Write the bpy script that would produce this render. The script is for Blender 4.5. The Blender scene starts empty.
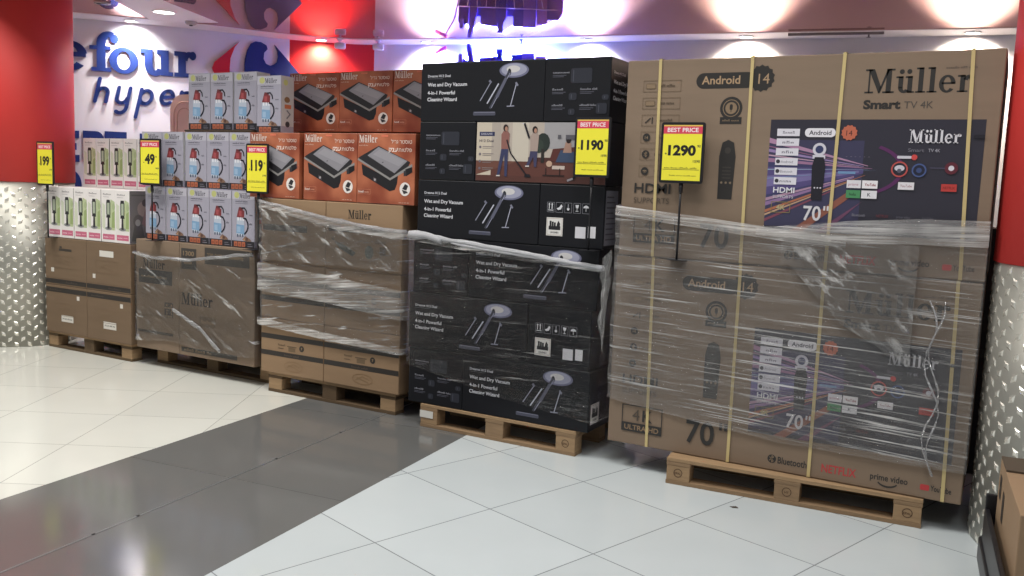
import bpy, bmesh, math, random
from math import sin, cos, pi, radians
from mathutils import Vector, Matrix, noise
random.seed(7)
SC = bpy.context.scene
COL = SC.collection

# ------------------------------------------------------------------ camera
F_PX, PITCH, ROLL, EYE, YAW = 892.585, 0.115148, 0.0392, 1.5608, radians(29.0)
cam_data = bpy.data.cameras.new('camera')
cam_data.sensor_width = 36.0
cam_data.lens = F_PX / 1024 * 36.0
cam = bpy.data.objects.new('camera', cam_data)
COL.objects.link(cam)
fw = Vector((0, cos(PITCH), -sin(PITCH))); up = Vector((0, sin(PITCH), cos(PITCH))); rt = Vector((1, 0, 0))
r2 = rt * cos(ROLL) + up * sin(ROLL); u2 = up * cos(ROLL) - rt * sin(ROLL)
M = Matrix((r2, u2, -fw)).transposed()
M = Matrix.Rotation(YAW, 3, 'Z') @ M
cam.matrix_world = Matrix.Translation((0, 0, EYE)) @ M.to_4x4()
SC.camera = cam

# ------------------------------------------------------------------ view, world and large lights
SC.view_settings.view_transform = 'Standard'
SC.view_settings.look = 'None'
SC.view_settings.gamma = 1.0
SC.view_settings.use_curve_mapping = False
SC.view_settings.exposure = 0.0
world = bpy.data.worlds.new('world'); SC.world = world
world.use_nodes = True
bg = world.node_tree.nodes['Background']
bg.inputs[0].default_value = (0.93, 0.97, 1.0, 1)
bg.inputs[1].default_value = 0.27

def area_light(name, loc, target, size, power, color=(1, 1, 1), size_y=None):
    l = bpy.data.lights.new(name, 'AREA'); l.energy = power; l.color = color; l.size = size
    if size_y: l.shape = 'RECTANGLE'; l.size_y = size_y
    o = bpy.data.objects.new(name, l); COL.objects.link(o); o.location = loc
    o.rotation_euler = (Vector(target) - Vector(loc)).to_track_quat('-Z', 'Y').to_euler()
    return o
# the hall's own ceiling lights, over the walkway in front of the row
area_light('hall_light', (-1.2, 2.7, 5.2), (-1.2, 2.7, 0), 1.6, 128, (1.0, 0.98, 0.95))
area_light('hall_light', (-4.6, 2.8, 5.2), (-4.6, 2.8, 0), 1.6, 172, (1.0, 0.98, 0.93))
area_light('hall_light', (-7.6, 2.9, 5.2), (-7.6, 2.9, 0), 1.6, 122, (1.0, 0.97, 0.90))
area_light('hall_light', (1.0, 0.6, 5.2), (1.0, 0.6, 0), 1.6, 60, (1.0, 0.99, 0.97))

# ------------------------------------------------------------------ materials
def lin(c):
    c = c / 255.0
    return c / 12.92 if c <= 0.04045 else ((c + 0.055) / 1.055) ** 2.4
def rgb(h):
    h = h.lstrip('#')
    return (lin(int(h[0:2], 16)), lin(int(h[2:4], 16)), lin(int(h[4:6], 16)), 1)
MATS = {}
def mat(name, hexcol, rough=0.6, metal=0.0, var=0.0, scale=6.0, bump=0.0, spec=0.5, emit=0.0, stretch=(1, 1, 1)):
    if name in MATS: return MATS[name]
    m = bpy.data.materials.new(name); m.use_nodes = True
    nt = m.node_tree; b = nt.nodes['Principled BSDF']
    col = rgb(hexcol)
    b.inputs['Base Color'].default_value = col
    b.inputs['Roughness'].default_value = rough
    b.inputs['Metallic'].default_value = metal
    b.inputs['Specular IOR Level'].default_value = spec
    if emit:
        b.inputs['Emission Color'].default_value = col
        b.inputs['Emission Strength'].default_value = emit
    if var or bump:
        tc = nt.nodes.new('ShaderNodeTexCoord'); mp = nt.nodes.new('ShaderNodeMapping')
        mp.inputs['Scale'].default_value = stretch
        nz = nt.nodes.new('ShaderNodeTexNoise'); nz.inputs['Scale'].default_value = scale; nz.inputs['Detail'].default_value = 5
        nt.links.new(tc.outputs['Object'], mp.inputs[0]); nt.links.new(mp.outputs[0], nz.inputs['Vector'])
        if var:
            mx = nt.nodes.new('ShaderNodeMix'); mx.data_type = 'RGBA'
            mx.inputs[6].default_value = tuple(c * (1 - var) for c in col[:3]) + (1,)
            mx.inputs[7].default_value = tuple(min(1, c * (1 + var)) for c in col[:3]) + (1,)
            nt.links.new(nz.outputs['Fac'], mx.inputs[0]); nt.links.new(mx.outputs[2], b.inputs['Base Color'])
        if bump:
            bp = nt.nodes.new('ShaderNodeBump'); bp.inputs['Strength'].default_value = bump; bp.inputs['Distance'].default_value = 0.01
            nt.links.new(nz.outputs['Fac'], bp.inputs['Height']); nt.links.new(bp.outputs[0], b.inputs['Normal'])
    MATS[name] = m
    return m
def ink(hexcol, rough=0.45):
    return mat('ink_' + hexcol.lstrip('#') + ('' if rough == 0.45 else '_g'), hexcol, rough)

CARD = mat('cardboard', '#806d5b', 0.75, var=0.10, scale=3.0, stretch=(1, 1, 6))
CARD_D = mat('cardboard_greyish', '#75604b', 0.75, var=0.10, scale=3.0, stretch=(1, 1, 6))
CARD_L = mat('cardboard_light', '#92775b', 0.75, var=0.10, scale=3.0, stretch=(1, 1, 6))
BLACKBOX = mat('black_carton', '#0c0d14', 0.5, var=0.15, scale=4, spec=.35)
WOOD = mat('pallet_wood', '#8a7054', 0.8, var=0.30, scale=5, stretch=(1.5, 6, 12), bump=0.2)
WOOD2 = mat('pallet_wood_pale', '#9a7e5e', 0.8, var=0.30, scale=5, stretch=(1.5, 6, 12), bump=0.2)
BLACKPL = mat('black_plastic', '#15151a', 0.4)
WHITE_BOX = mat('white_carton', '#e9e4e2', 0.5)
LILAC_BOX = mat('grey_lilac_carton', '#a09dab', 0.45)
STRAP = mat('strap_yellow', '#c4b07c', 0.4)

def glossy_mix(name, hexcol, fac, rough, tint='#ffffff'):
    m = bpy.data.materials.new(name); m.use_nodes = True
    nt = m.node_tree; nt.nodes.clear()
    o = nt.nodes.new('ShaderNodeOutputMaterial'); mx = nt.nodes.new('ShaderNodeMixShader')
    d = nt.nodes.new('ShaderNodeBsdfDiffuse'); g = nt.nodes.new('ShaderNodeBsdfGlossy')
    d.inputs[0].default_value = rgb(hexcol); g.inputs[0].default_value = rgb(tint); g.inputs['Roughness'].default_value = rough
    mx.inputs[0].default_value = fac
    nt.links.new(d.outputs[0], mx.inputs[1]); nt.links.new(g.outputs[0], mx.inputs[2]); nt.links.new(mx.outputs[0], o.inputs[0])
    MATS[name] = m
    return m
STRETCH = glossy_mix('stretch_ceiling', '#c79c96', 0.80, 0.012, '#d9b4b0')

def tile_mat(name, hexcol, grout, angle, origin, size, w, rough, var=0.05):
    m = bpy.data.materials.new(name); m.use_nodes = True
    nt = m.node_tree; b = nt.nodes['Principled BSDF']
    tc = nt.nodes.new('ShaderNodeTexCoord'); sub = nt.nodes.new('ShaderNodeVectorMath'); sub.operation = 'SUBTRACT'
    sub.inputs[1].default_value = (origin[0], origin[1], 0)
    mp = nt.nodes.new('ShaderNodeMapping'); mp.vector_type = 'POINT'
    mp.inputs['Rotation'].default_value = (0, 0, -radians(angle))
    br = nt.nodes.new('ShaderNodeTexBrick'); br.offset = 0.0; br.squash = 1.0
    br.inputs['Color1'].default_value = (1, 1, 1, 1); br.inputs['Color2'].default_value = (0.93, 0.93, 0.93, 1)
    br.inputs['Mortar'].default_value = (0, 0, 0, 1)
    br.inputs['Scale'].default_value = 1.0; br.inputs['Mortar Size'].default_value = w; br.inputs['Mortar Smooth'].default_value = 0.0
    br.inputs['Brick Width'].default_value = size[0]; br.inputs['Row Height'].default_value = size[1]; br.inputs['Bias'].default_value = 0.0
    nz = nt.nodes.new('ShaderNodeTexNoise'); nz.inputs['Scale'].default_value = 2.2; nz.inputs['Detail'].default_value = 6
    mx = nt.nodes.new('ShaderNodeMix'); mx.data_type = 'RGBA'
    c = rgb(hexcol)
    mx.inputs[6].default_value = tuple(k * (1 - var) for k in c[:3]) + (1,); mx.inputs[7].default_value = tuple(min(1, k * (1 + var)) for k in c[:3]) + (1,)
    mul = nt.nodes.new('ShaderNodeMix'); mul.data_type = 'RGBA'; mul.blend_type = 'MULTIPLY'; mul.inputs[0].default_value = 1.0
    fin = nt.nodes.new('ShaderNodeMix'); fin.data_type = 'RGBA'; fin.inputs[7].default_value = rgb(grout)
    L = nt.links.new
    L(tc.outputs['Object'], sub.inputs[0]); L(sub.outputs[0], mp.inputs[0]); L(mp.outputs[0], br.inputs['Vector'])
    L(tc.outputs['Object'], nz.inputs['Vector']); L(nz.outputs['Fac'], mx.inputs[0])
    L(mx.outputs[2], mul.inputs[6]); L(br.outputs['Color'], mul.inputs[7])
    L(br.outputs['Fac'], fin.inputs[0]); L(mul.outputs[2], fin.inputs[6]); L(fin.outputs[2], b.inputs['Base Color'])
    rr = nt.nodes.new('ShaderNodeMapRange'); rr.inputs[3].default_value = rough * 0.7; rr.inputs[4].default_value = rough * 1.4
    nz2 = nt.nodes.new('ShaderNodeTexNoise'); nz2.inputs['Scale'].default_value = 5; nz2.inputs['Detail'].default_value = 4
    L(tc.outputs['Object'], nz2.inputs['Vector']); L(nz2.outputs['Fac'], rr.inputs[0]); L(rr.outputs[0], b.inputs['Roughness'])
    b.inputs['Specular IOR Level'].default_value = 0.5
    MATS[name] = m
    return m

def film_mat(name, base, gain, slant=0.0, sc=(2.0, 2.0, 60.0), white='#f2f0ee', lo=.57, hi=.68, ior=1.22):
    m = bpy.data.materials.new(name); m.use_nodes = True
    nt = m.node_tree; nt.nodes.clear(); L = nt.links.new
    o = nt.nodes.new('ShaderNodeOutputMaterial')
    tc = nt.nodes.new('ShaderNodeTexCoord')
    mp = nt.nodes.new('ShaderNodeMapping'); mp.inputs['Rotation'].default_value = (0, slant, 0)
    mp2 = nt.nodes.new('ShaderNodeMapping'); mp2.inputs['Scale'].default_value = sc
    L(tc.outputs['Object'], mp.inputs[0]); L(mp.outputs[0], mp2.inputs[0])
    nz = nt.nodes.new('ShaderNodeTexNoise'); nz.inputs['Scale'].default_value = 1.0; nz.inputs['Detail'].default_value = 7; nz.inputs['Roughness'].default_value = 0.65
    L(mp2.outputs[0], nz.inputs['Vector'])
    big = nt.nodes.new('ShaderNodeTexNoise'); big.inputs['Scale'].default_value = 3.5; big.inputs['Detail'].default_value = 3
    L(tc.outputs['Object'], big.inputs['Vector'])
    r1 = nt.nodes.new('ShaderNodeMapRange'); r1.inputs[1].default_value = lo; r1.inputs[2].default_value = hi; r1.inputs[3].default_value = 0; r1.inputs[4].default_value = gain  # white streaks: milky wrinkles, plus sparkle painted as diffuse white
    L(nz.outputs['Fac'], r1.inputs[0])
    r2_ = nt.nodes.new('ShaderNodeMapRange'); r2_.inputs[1].default_value = 0.35; r2_.inputs[2].default_value = 0.7; r2_.inputs[3].default_value = 0.35; r2_.inputs[4].default_value = 1.3
    L(big.outputs['Fac'], r2_.inputs[0])
    mu = nt.nodes.new('ShaderNodeMath'); mu.operation = 'MULTIPLY_ADD'; mu.use_clamp = True
    L(r1.outputs[0], mu.inputs[0]); L(r2_.outputs[0], mu.inputs[1]); mu.inputs[2].default_value = base
    bp = nt.nodes.new('ShaderNodeBump'); bp.inputs['Strength'].default_value = 1.0; bp.inputs['Distance'].default_value = 0.03
    L(nz.outputs['Fac'], bp.inputs['Height'])
    tr = nt.nodes.new('ShaderNodeBsdfTransparent'); df = nt.nodes.new('ShaderNodeBsdfDiffuse'); df.inputs[0].default_value = rgb(white)
    tl = nt.nodes.new('ShaderNodeBsdfTranslucent'); tl.inputs[0].default_value = rgb(white)
    md = nt.nodes.new('ShaderNodeMixShader'); md.inputs[0].default_value = 0.25
    L(df.outputs[0], md.inputs[1]); L(tl.outputs[0], md.inputs[2])
    mx = nt.nodes.new('ShaderNodeMixShader'); L(mu.outputs[0], mx.inputs[0]); L(tr.outputs[0], mx.inputs[1]); L(md.outputs[0], mx.inputs[2])
    gl = nt.nodes.new('ShaderNodeBsdfGlossy'); gl.inputs['Roughness'].default_value = 0.12; L(bp.outputs[0], gl.inputs['Normal'])
    fr = nt.nodes.new('ShaderNodeFresnel'); fr.inputs[0].default_value = ior; L(bp.outputs[0], fr.inputs['Normal'])
    m2 = nt.nodes.new('ShaderNodeMixShader'); L(fr.outputs[0], m2.inputs[0]); L(mx.outputs[0], m2.inputs[1]); L(gl.outputs[0], m2.inputs[2])
    L(m2.outputs[0], o.inputs[0])
    MATS[name] = m
    return m

# ------------------------------------------------------------------ mesh builder
class MB:
    def __init__(s): s.v = []; s.f = []; s.m = []; s.mats = []; s.smooth = set()
    def mi(s, m):
        if m not in s.mats: s.mats.append(m)
        return s.mats.index(m)
    def add(s, vs, fs, m, smooth=False):
        b = len(s.v); i = s.mi(m); s.v += [tuple(p) for p in vs]
        for f in fs:
            if smooth: s.smooth.add(len(s.f))
            s.f.append([b + k for k in f]); s.m.append(i)
        return s
    def box(s, c, d, m, bev=0.0, rot=None):
        bm = bmesh.new(); bmesh.ops.create_cube(bm, size=1)
        for v in bm.verts: v.co = Vector((v.co.x * d[0], v.co.y * d[1], v.co.z * d[2]))
        if bev: bmesh.ops.bevel(bm, geom=bm.edges[:], offset=bev, segments=2, affect='EDGES', profile=0.5)
        s._bm(bm, c, m, rot); return s
    def _bm(s, bm, c, m, rot=None, smooth=False):
        bm.verts.index_update()
        R = rot or Matrix.Identity(3); c = Vector(c)
        s.add([R @ v.co + c for v in bm.verts], [[v.index for v in f.verts] for f in bm.faces], m, smooth); bm.free()
    def prism(s, poly, to3d, depth, m):
        n = len(poly); a = [to3d(p[0], p[1], 0) for p in poly]; b = [to3d(p[0], p[1], depth) for p in poly]
        s.add(a + b, [list(range(n))[::-1], list(range(n, 2 * n))] + [[i, (i + 1) % n, n + (i + 1) % n, n + i] for i in range(n)], m); return s
    def tube(s, pts, r, m, n=8, closed=False, flat=1.0):
        pts = [Vector(p) for p in pts]; rs = r if isinstance(r, (list, tuple)) else [r] * len(pts)
        vs = []; up0 = Vector((0, 0, 1))
        for i, p in enumerate(pts):
            if closed: t = (pts[(i + 1) % len(pts)] - pts[i - 1])
            else: t = (pts[min(i + 1, len(pts) - 1)] - pts[max(i - 1, 0)])
            t.normalize()
            a = t.cross(up0)
            if a.length < 1e-3: a = t.cross(Vector((1, 0, 0)))
            a.normalize(); b = t.cross(a)
            for k in range(n):
                w = 2 * pi * k / n; vs.append(p + a * cos(w) * rs[i] * flat + b * sin(w) * rs[i])
        fs = []; q = len(pts)
        for i in range(q if closed else q - 1):
            j = (i + 1) % q
            for k in range(n): fs.append([i * n + k, i * n + (k + 1) % n, j * n + (k + 1) % n, j * n + k])
        if not closed: fs += [list(range(n))[::-1], [(q - 1) * n + k for k in range(n)]]
        s.add(vs, fs, m, True); return s
    def lathe(s, prof, m, c=(0, 0, 0), n=24, axis='Z', cap=True):
        vs = []; c = Vector(c)
        for r, h in prof:
            for k in range(n):
                w = 2 * pi * k / n
                p = (r * cos(w), r * sin(w), h)
                if axis == 'Y': p = (r * cos(w), h, r * sin(w))
                if axis == 'X': p = (h, r * cos(w), r * sin(w))
                vs.append(c + Vector(p))
        fs = []
        for i in range(len(prof) - 1):
            for k in range(n): fs.append([i * n + k, i * n + (k + 1) % n, (i + 1) * n + (k + 1) % n, (i + 1) * n + k])
        s.add(vs, fs, m, True)
        if cap:
            q = len(prof); b = len(s.v) - len(vs)
            for ring in (0, q - 1):
                if prof[ring][0] > 1e-5:
                    s.f.append([b + ring * n + k for k in range(n)]); s.m.append(s.mi(m))
        return s
    def mesh(s, name):
        me = bpy.data.meshes.new(name); me.from_pydata(s.v, [], s.f)
        for m in s.mats: me.materials.append(m)
        me.polygons.foreach_set('material_index', s.m)
        if s.smooth:
            me.polygons.foreach_set('use_smooth', [i in s.smooth for i in range(len(s.f))])
        me.update(); return me
    def build(s, name, parent=None, loc=(0, 0, 0), rotz=0, fixn=True):
        me = s.mesh(name)
        if fixn:
            bm = bmesh.new(); bm.from_mesh(me); bmesh.ops.recalc_face_normals(bm, faces=bm.faces); bm.to_mesh(me); bm.free()
        o = bpy.data.objects.new(name, me); COL.objects.link(o); o.location = loc; o.rotation_euler = (0, 0, rotz)
        if parent: o.parent = parent
        return o

def tag(o, label, cat, group=None, kind=None):
    if label: o['label'] = label
    if cat: o['category'] = cat
    if group: o['group'] = group
    if kind: o['kind'] = kind
    return o
def thing(name, label, cat, loc=(0, 0, 0), rotz=0, group=None):
    o = bpy.data.objects.new(name, None); COL.objects.link(o); o.empty_display_size = 0.1
    o.location = loc; o.rotation_euler = (0, 0, rotz)
    return tag(o, label, cat, group)
def dup(root, loc, label, rotz=None, group=None):
    r = root.copy(); COL.objects.link(r); r.location = loc; r['label'] = label
    if rotz is not None: r.rotation_euler = (0, 0, rotz)
    if group: r['group'] = group
    for ch in list(root.children):
        c = ch.copy(); COL.objects.link(c); c.parent = r
        for g in list(ch.children):
            d = g.copy(); COL.objects.link(d); d.parent = c
    return r
def struct(o):
    o['kind'] = 'structure'; return o

# ------------------------------------------------------------------ flat lettering and artwork
TXT = {}
def text_mesh(s, bold):
    k = (s, int(bold))
    if k not in TXT:
        cu = bpy.data.curves.new('t', 'FONT'); cu.body = s; cu.size = 1.0; cu.resolution_u = 3
        cu.offset = {0: 0.0, 1: 0.018, 2: 0.045}[int(bold)]
        ob = bpy.data.objects.new('t', cu); COL.objects.link(ob)
        dg = bpy.context.evaluated_depsgraph_get(); dg.update()
        me = bpy.data.meshes.new_from_object(ob.evaluated_get(dg))
        vs = [(v.co.x, v.co.y) for v in me.vertices]; fs = [list(p.vertices) for p in me.polygons]
        bpy.data.objects.remove(ob); bpy.data.curves.remove(cu); bpy.data.meshes.remove(me)
        TXT[k] = (vs, fs)
    return TXT[k]
def circ(cx, cy, rx, ry=None, n=24, a0=0, a1=360):
    ry = rx if ry is None else ry
    full = abs(a1 - a0) >= 360
    q = n if full else n + 1
    return [(cx + rx * cos(radians(a0 + (a1 - a0) * i / n)), cy + ry * sin(radians(a0 + (a1 - a0) * i / n))) for i in range(q)]
def rect(x0, y0, x1, y1): return [(x0, y0), (x1, y0), (x1, y1), (x0, y1)]
def rrect(x0, y0, x1, y1, r, n=5):
    o = []
    for cx, cy, a in ((x1 - r, y0 + r, -90), (x1 - r, y1 - r, 0), (x0 + r, y1 - r, 90), (x0 + r, y0 + r, 180)):
        o += [(cx + r * cos(radians(a + 90 * i / n)), cy + r * sin(radians(a + 90 * i / n))) for i in range(n + 1)]
    return o
def band(cx, cy, rx, ry, wx, wy, a0, a1, n=20):
    o = []
    for i in range(n):
        A, B = radians(a0 + (a1 - a0) * i / n), radians(a0 + (a1 - a0) * (i + 1) / n)
        o.append([(cx + rx * cos(A), cy + ry * sin(A)), (cx + rx * cos(B), cy + ry * sin(B)),
                  (cx + (rx - wx) * cos(B), cy + (ry - wy) * sin(B)), (cx + (rx - wx) * cos(A), cy + (ry - wy) * sin(A))])
    return o
def ribbon(pts, w, caps=True):
    o = []
    for i in range(len(pts) - 1):
        (x0, y0), (x1, y1) = pts[i], pts[i + 1]; d = math.hypot(x1 - x0, y1 - y0) or 1
        nx, ny = -(y1 - y0) / d * w / 2, (x1 - x0) / d * w / 2
        o.append([(x0 + nx, y0 + ny), (x0 - nx, y0 - ny), (x1 - nx, y1 - ny), (x1 + nx, y1 + ny)])
    if caps:
        for (x, y) in pts: o.append(circ(x, y, w / 2, n=10))
    return o
# heavy serif letters, cap height 1
def serif(ch):
    if ch == 'M':
        return [rect(0, 0, .36, .07), rect(0, .93, .30, 1), rect(.14, 0, .21, 1), [(.12, 1), (.58, 0), (.68, .24), (.37, 1)],
                [(.56, 0), (.64, 0), (1.0, 1), (.90, 1)], rect(.87, 0, 1.08, 1), rect(.74, 0, 1.21, .07), rect(.92, .93, 1.21, 1)], 1.27
    if ch in 'uü':
        p = [rect(.1, .2, .29, .68), rect(0, .61, .29, .68), rect(.47, 0, .66, .68), rect(.38, .61, .66, .68), rect(.47, 0, .75, .06)] + band(.34, .23, .24, .24, .19, .11, 180, 325, 12)
        if ch == 'ü': p += [circ(.22, .87, .10), circ(.52, .87, .10)]
        return p, .80
    if ch == 'l': return [rect(.1, 0, .29, 1.02), rect(0, .95, .29, 1.02), rect(0, 0, .39, .06)], .45
    if ch == 'e': return band(.33, .34, .32, .36, .18, .09, 0, 322, 24) + [rect(.12, .33, .62, .40)], .72
    if ch == 'r': return [rect(.1, 0, .29, .68), rect(0, .61, .29, .68), rect(0, 0, .41, .06), circ(.52, .57, .105)] + band(.44, .43, .22, .26, .17, .13, 60, 165, 8), .66
    if ch == 'o': return band(.35, .34, .35, .36, .22, .09, 0, 360, 28), .78
    if ch == 'f': return [rect(.12, 0, .32, .80), rect(0, 0, .46, .08), rect(-.02, .58, .46, .68), circ(.55, .86, .105)] + band(.38, .76, .26, .26, .20, .12, 60, 180, 10), .58
    return [], .3

SMALLPRINT = {'Item price display label', 'valid while stocks last', 'MODEL', 'HALOGEN GRILL', 'SANDWICH', 'TOASTER', 'ELECTRIC KETTLE', 'HANDLE WITH CARE', 'EK-1300', 'BLENDER', 'FRAGILE', 'TOASTER GRILL', 'THIS SIDE UP', '29 x 26 cm', '600W', '220-240V', '2000W', '180°', 'Müller for home', '1.7L', 'LED', '2.0L', 'Accessories', 'Brush', 'Charging Base', 'Roller', 'Cleaning Fluid', 'Game Mode', 'Chromecast', 'Dolby Vision', 'Dolby Audio', 'Dolby', 'DTS', 'HDR', 'WiFi', 'WATT'}
class Print:
    """artwork printed on one face; u to the right, v up, metres"""
    def __init__(s): s.items = []
    def poly(s, p, c): s.items.append(([p], c)); return s
    def polys(s, ps, c): s.items.append((ps, c)); return s
    def rect(s, x0, y0, x1, y1, c): return s.poly(rect(x0, y0, x1, y1), c)
    def frame(s, x0, y0, x1, y1, w, c): return s.polys([rect(x0, y0, x1, y0 + w), rect(x0, y1 - w, x1, y1), rect(x0, y0, x0 + w, y1), rect(x1 - w, y0, x1, y1)], c)
    def line(s, pts, w, c, caps=False): return s.polys(ribbon(pts, w, caps), c)
    def text(s, t, x, y, size, c, bold=False, align='l', sx=1.0):
        vs, fs = text_mesh(t, bold)
        if not vs: return s
        x0 = min(p[0] for p in vs); x1 = max(p[0] for p in vs); k = size / 0.72   # size = cap height
        off = {'l': -x0, 'c': -(x0 + x1) / 2, 'r': -x1}[align]
        P = [(x + (a + off) * k * sx, y + b * k) for a, b in vs]
        s.items.append(([[P[i] for i in f] for f in fs], c)); return s
    def textw(s, t, x, y, width, size, c, bold=False):
        if t in SMALLPRINT:      # too small to read in the photograph: word-shaped strokes only
            ws = t.split(' '); n = sum(map(len, ws)) + .6 * (len(ws) - 1); out = []; u = x; rnd = random.Random(len(t))
            for wd in ws:
                for ch in wd:
                    k = width / n; hh = size * rnd.choice((.62, .68, 1.0, .7))
                    out += [rect(u + k * .10, y, u + k * .34, y + hh), rect(u + k * .10, y + hh * .72, u + k * .82, y + hh), rect(u + k * .58, y, u + k * .82, y + hh * rnd.choice((.9, .6)))]; u += k
                u += .6 * width / n
            return s.polys(out, c)
        vs, fs = text_mesh(t, bold); w = (max(p[0] for p in vs) - min(p[0] for p in vs)) * size / 0.72
        return s.text(t, x, y, size, c, bold, 'l', width / w)
    def serif(s, t, x, y, cap, c, sx=1.0):
        out = []
        for ch in t:
            ps, adv = serif(ch)
            out += [[(x + a * cap * sx, y + b * cap) for a, b in p] for p in ps]; x += adv * cap * sx
        s.items.append((out, c)); return s
    def build(s, name, parent, w, d, face='front', rough=0.45, yfree=None):
        mb = MB()
        for i, (ps, c) in enumerate(s.items):
            e = 0.0007 + 0.00007 * i; m = ink(c, rough)
            for p in ps:
                if face == 'front': v = [(-w / 2 + a, -d / 2 - e, b) for a, b in p]
                elif face == 'right': v = [(w / 2 + e, -d / 2 + a, b) for a, b in p]
                else: v = [(a, -e, b) for a, b in p]
                mb.add(v, [list(range(len(v)))], m)
        o = mb.build(name, parent, fixn=False)
        return o

def box_body(w, d, h, m, name='box_body', parent=None, bev=0.004, tape=None):
    b = MB(); b.box((0, 0, h / 2), (w, d, h), m, bev)
    if tape: b.box((0, 0, h + 0.0006), (w * 0.99, 0.05, 0.0012), tape)
    return b.build(name, parent)

# ------------------------------------------------------------------ the setting
HC = 3.1
WP = [(-11.5, 3.0), (-9.6, 5.03), (-8.66, 6.02), (-8.29, 6.42), (-7.83, 6.98), (-7.40, 7.68), (-6.95, 8.13), (-6.45, 8.40), (-4.79, 8.74), (-3.5, 8.93), (-.59, 9.42), (3.0, 10.0)]
def catmull(P, n=12):
    P = [Vector(q) for q in P]; o = []
    for i in range(len(P) - 1):
        a, b, c, d = P[max(i - 1, 0)], P[i], P[i + 1], P[min(i + 2, len(P) - 1)]
        for k in range(n):
            t = k / n
            o.append(.5 * ((2 * b) + (c - a) * t + (2 * a - 5 * b + 4 * c - d) * t * t + (3 * b - a - 3 * c + d) * t ** 3))
    o.append(P[-1]); return o
WC = catmull(WP)
SL = [0]
for i in range(len(WC) - 1): SL.append(SL[-1] + (WC[i + 1] - WC[i]).length)
def wall_at(s):
    for i in range(len(WC) - 1):
        if SL[i + 1] >= s or i == len(WC) - 2:
            t = (s - SL[i]) / (SL[i + 1] - SL[i]); p = WC[i].lerp(WC[i + 1], t); e = (WC[i + 1] - WC[i]).normalized()
            return p, Vector((e.y, -e.x))            # normal looks into the room
def W3(s, z, off=0.0):
    p, n = wall_at(s); q = p + n * off
    return Vector((q.x, q.y, z))

WALL_W = mat('wall_white_paint', '#dad8e0', 0.55, var=0.03, scale=1.5)  # slight lilac in the paint stands in for the sign's blue light
WALL_R = mat('wall_red_paint', '#c8202c', 0.5, var=0.05, scale=1.5)
WALL_P = mat('wall_rose_paint', '#b0665e', 0.55, var=0.05, scale=1.5)
def wall_piece(name, s0, s1, z0, z1, m, off=0.0, thick=0.12):
    b = MB(); n = max(2, int((s1 - s0) / 0.12)); vs = []
    for i in range(n + 1):
        s = s0 + (s1 - s0) * i / n
        vs += [W3(s, z0, off), W3(s, z1, off), W3(s, z0, off - thick), W3(s, z1, off - thick)]
    fs = []
    for i in range(n):
        k = 4 * i; j = k + 4
        fs += [[k, j, j + 1, k + 1], [k + 2, k + 3, j + 3, j + 2], [k + 1, j + 1, j + 3, k + 3], [k, k + 2, j + 2, j]]
    fs += [[0, 1, 3, 2], [4 * n, 4 * n + 2, 4 * n + 3, 4 * n + 1]]
    b.add(vs, fs, m, True)
    o = b.build(name); o.data.set_sharp_from_angle(angle=radians(35)); return struct(o)
wall_piece('wall_left', 0.0, 6.37, 0, HC + 0.05, WALL_W)
wall_piece('wall_corner', 6.37, 7.33, 0, HC + 0.05, WALL_R)
wall_piece('wall_back', 7.33, SL[-1], 0, HC + 0.05, WALL_W)

# floor: white tiles, grey granite band, white tiles
T_R = tile_mat('floor_tile_right', '#c6cdcf', '#84888b', 72.3, (-1.873, 4.247), (0.667, 0.667), 0.003, 0.13)
T_L = tile_mat('floor_tile_left', '#dadad2', '#a0a09a', 119.0, (-4.241, 2.517), (0.655, 0.655), 0.0025, 0.12)
T_B = tile_mat('floor_granite_band', '#686867', '#4e4e4e', 95.6, (-3.53, 4.543), (1.33, 0.70), 0.0022, 0.11, 0.08)
fl = MB(); A = radians(95.6)
def bx(p, y): return p[0] + (y - p[1]) * cos(A) / sin(A)
UPP, LOW, MID = (-4.246, 4.665), (-2.842, 4.6), (-3.532, 4.543)
y0, y1 = -3.0, 11.0
fl.add([(bx(LOW, y0), y0, 0), (5, y0, 0), (5, y1, 0), (bx(LOW, y1), y1, 0)], [[0, 1, 2, 3]], T_R)
fl.add([(bx(UPP, y0), y0, 0), (bx(LOW, y0), y0, 0), (bx(LOW, y1), y1, 0), (bx(UPP, y1), y1, 0)], [[0, 1, 2, 3]], T_B)
fl.add([(-14, y0, 0), (bx(UPP, y0), y0, 0), (bx(UPP, y1), y1, 0), (-14, y1, 0)], [[0, 1, 2, 3]], T_L)
struct(fl.build('floor'))
tr = MB(); GROUT = mat('joint_metal', '#8d8f90', 0.35, 0.6)
tr.add([(bx(MID, y0) - .006, y0, .0012), (bx(MID, y0) + .006, y0, .0012), (bx(MID, 6) + .006, 6, .0012), (bx(MID, 6) - .006, 6, .0012)], [[0, 1, 2, 3]], GROUT)
for yy in (2.366, 2.61, 3.586, 4.2):
    tr.lathe([(.008, .0012), (.008, .003), (.003, .004)], mat('screw_black', '#1a1a1a', .5), (bx(MID, yy), yy, 0), 10)
struct(tr.build('trim_1'))

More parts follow.
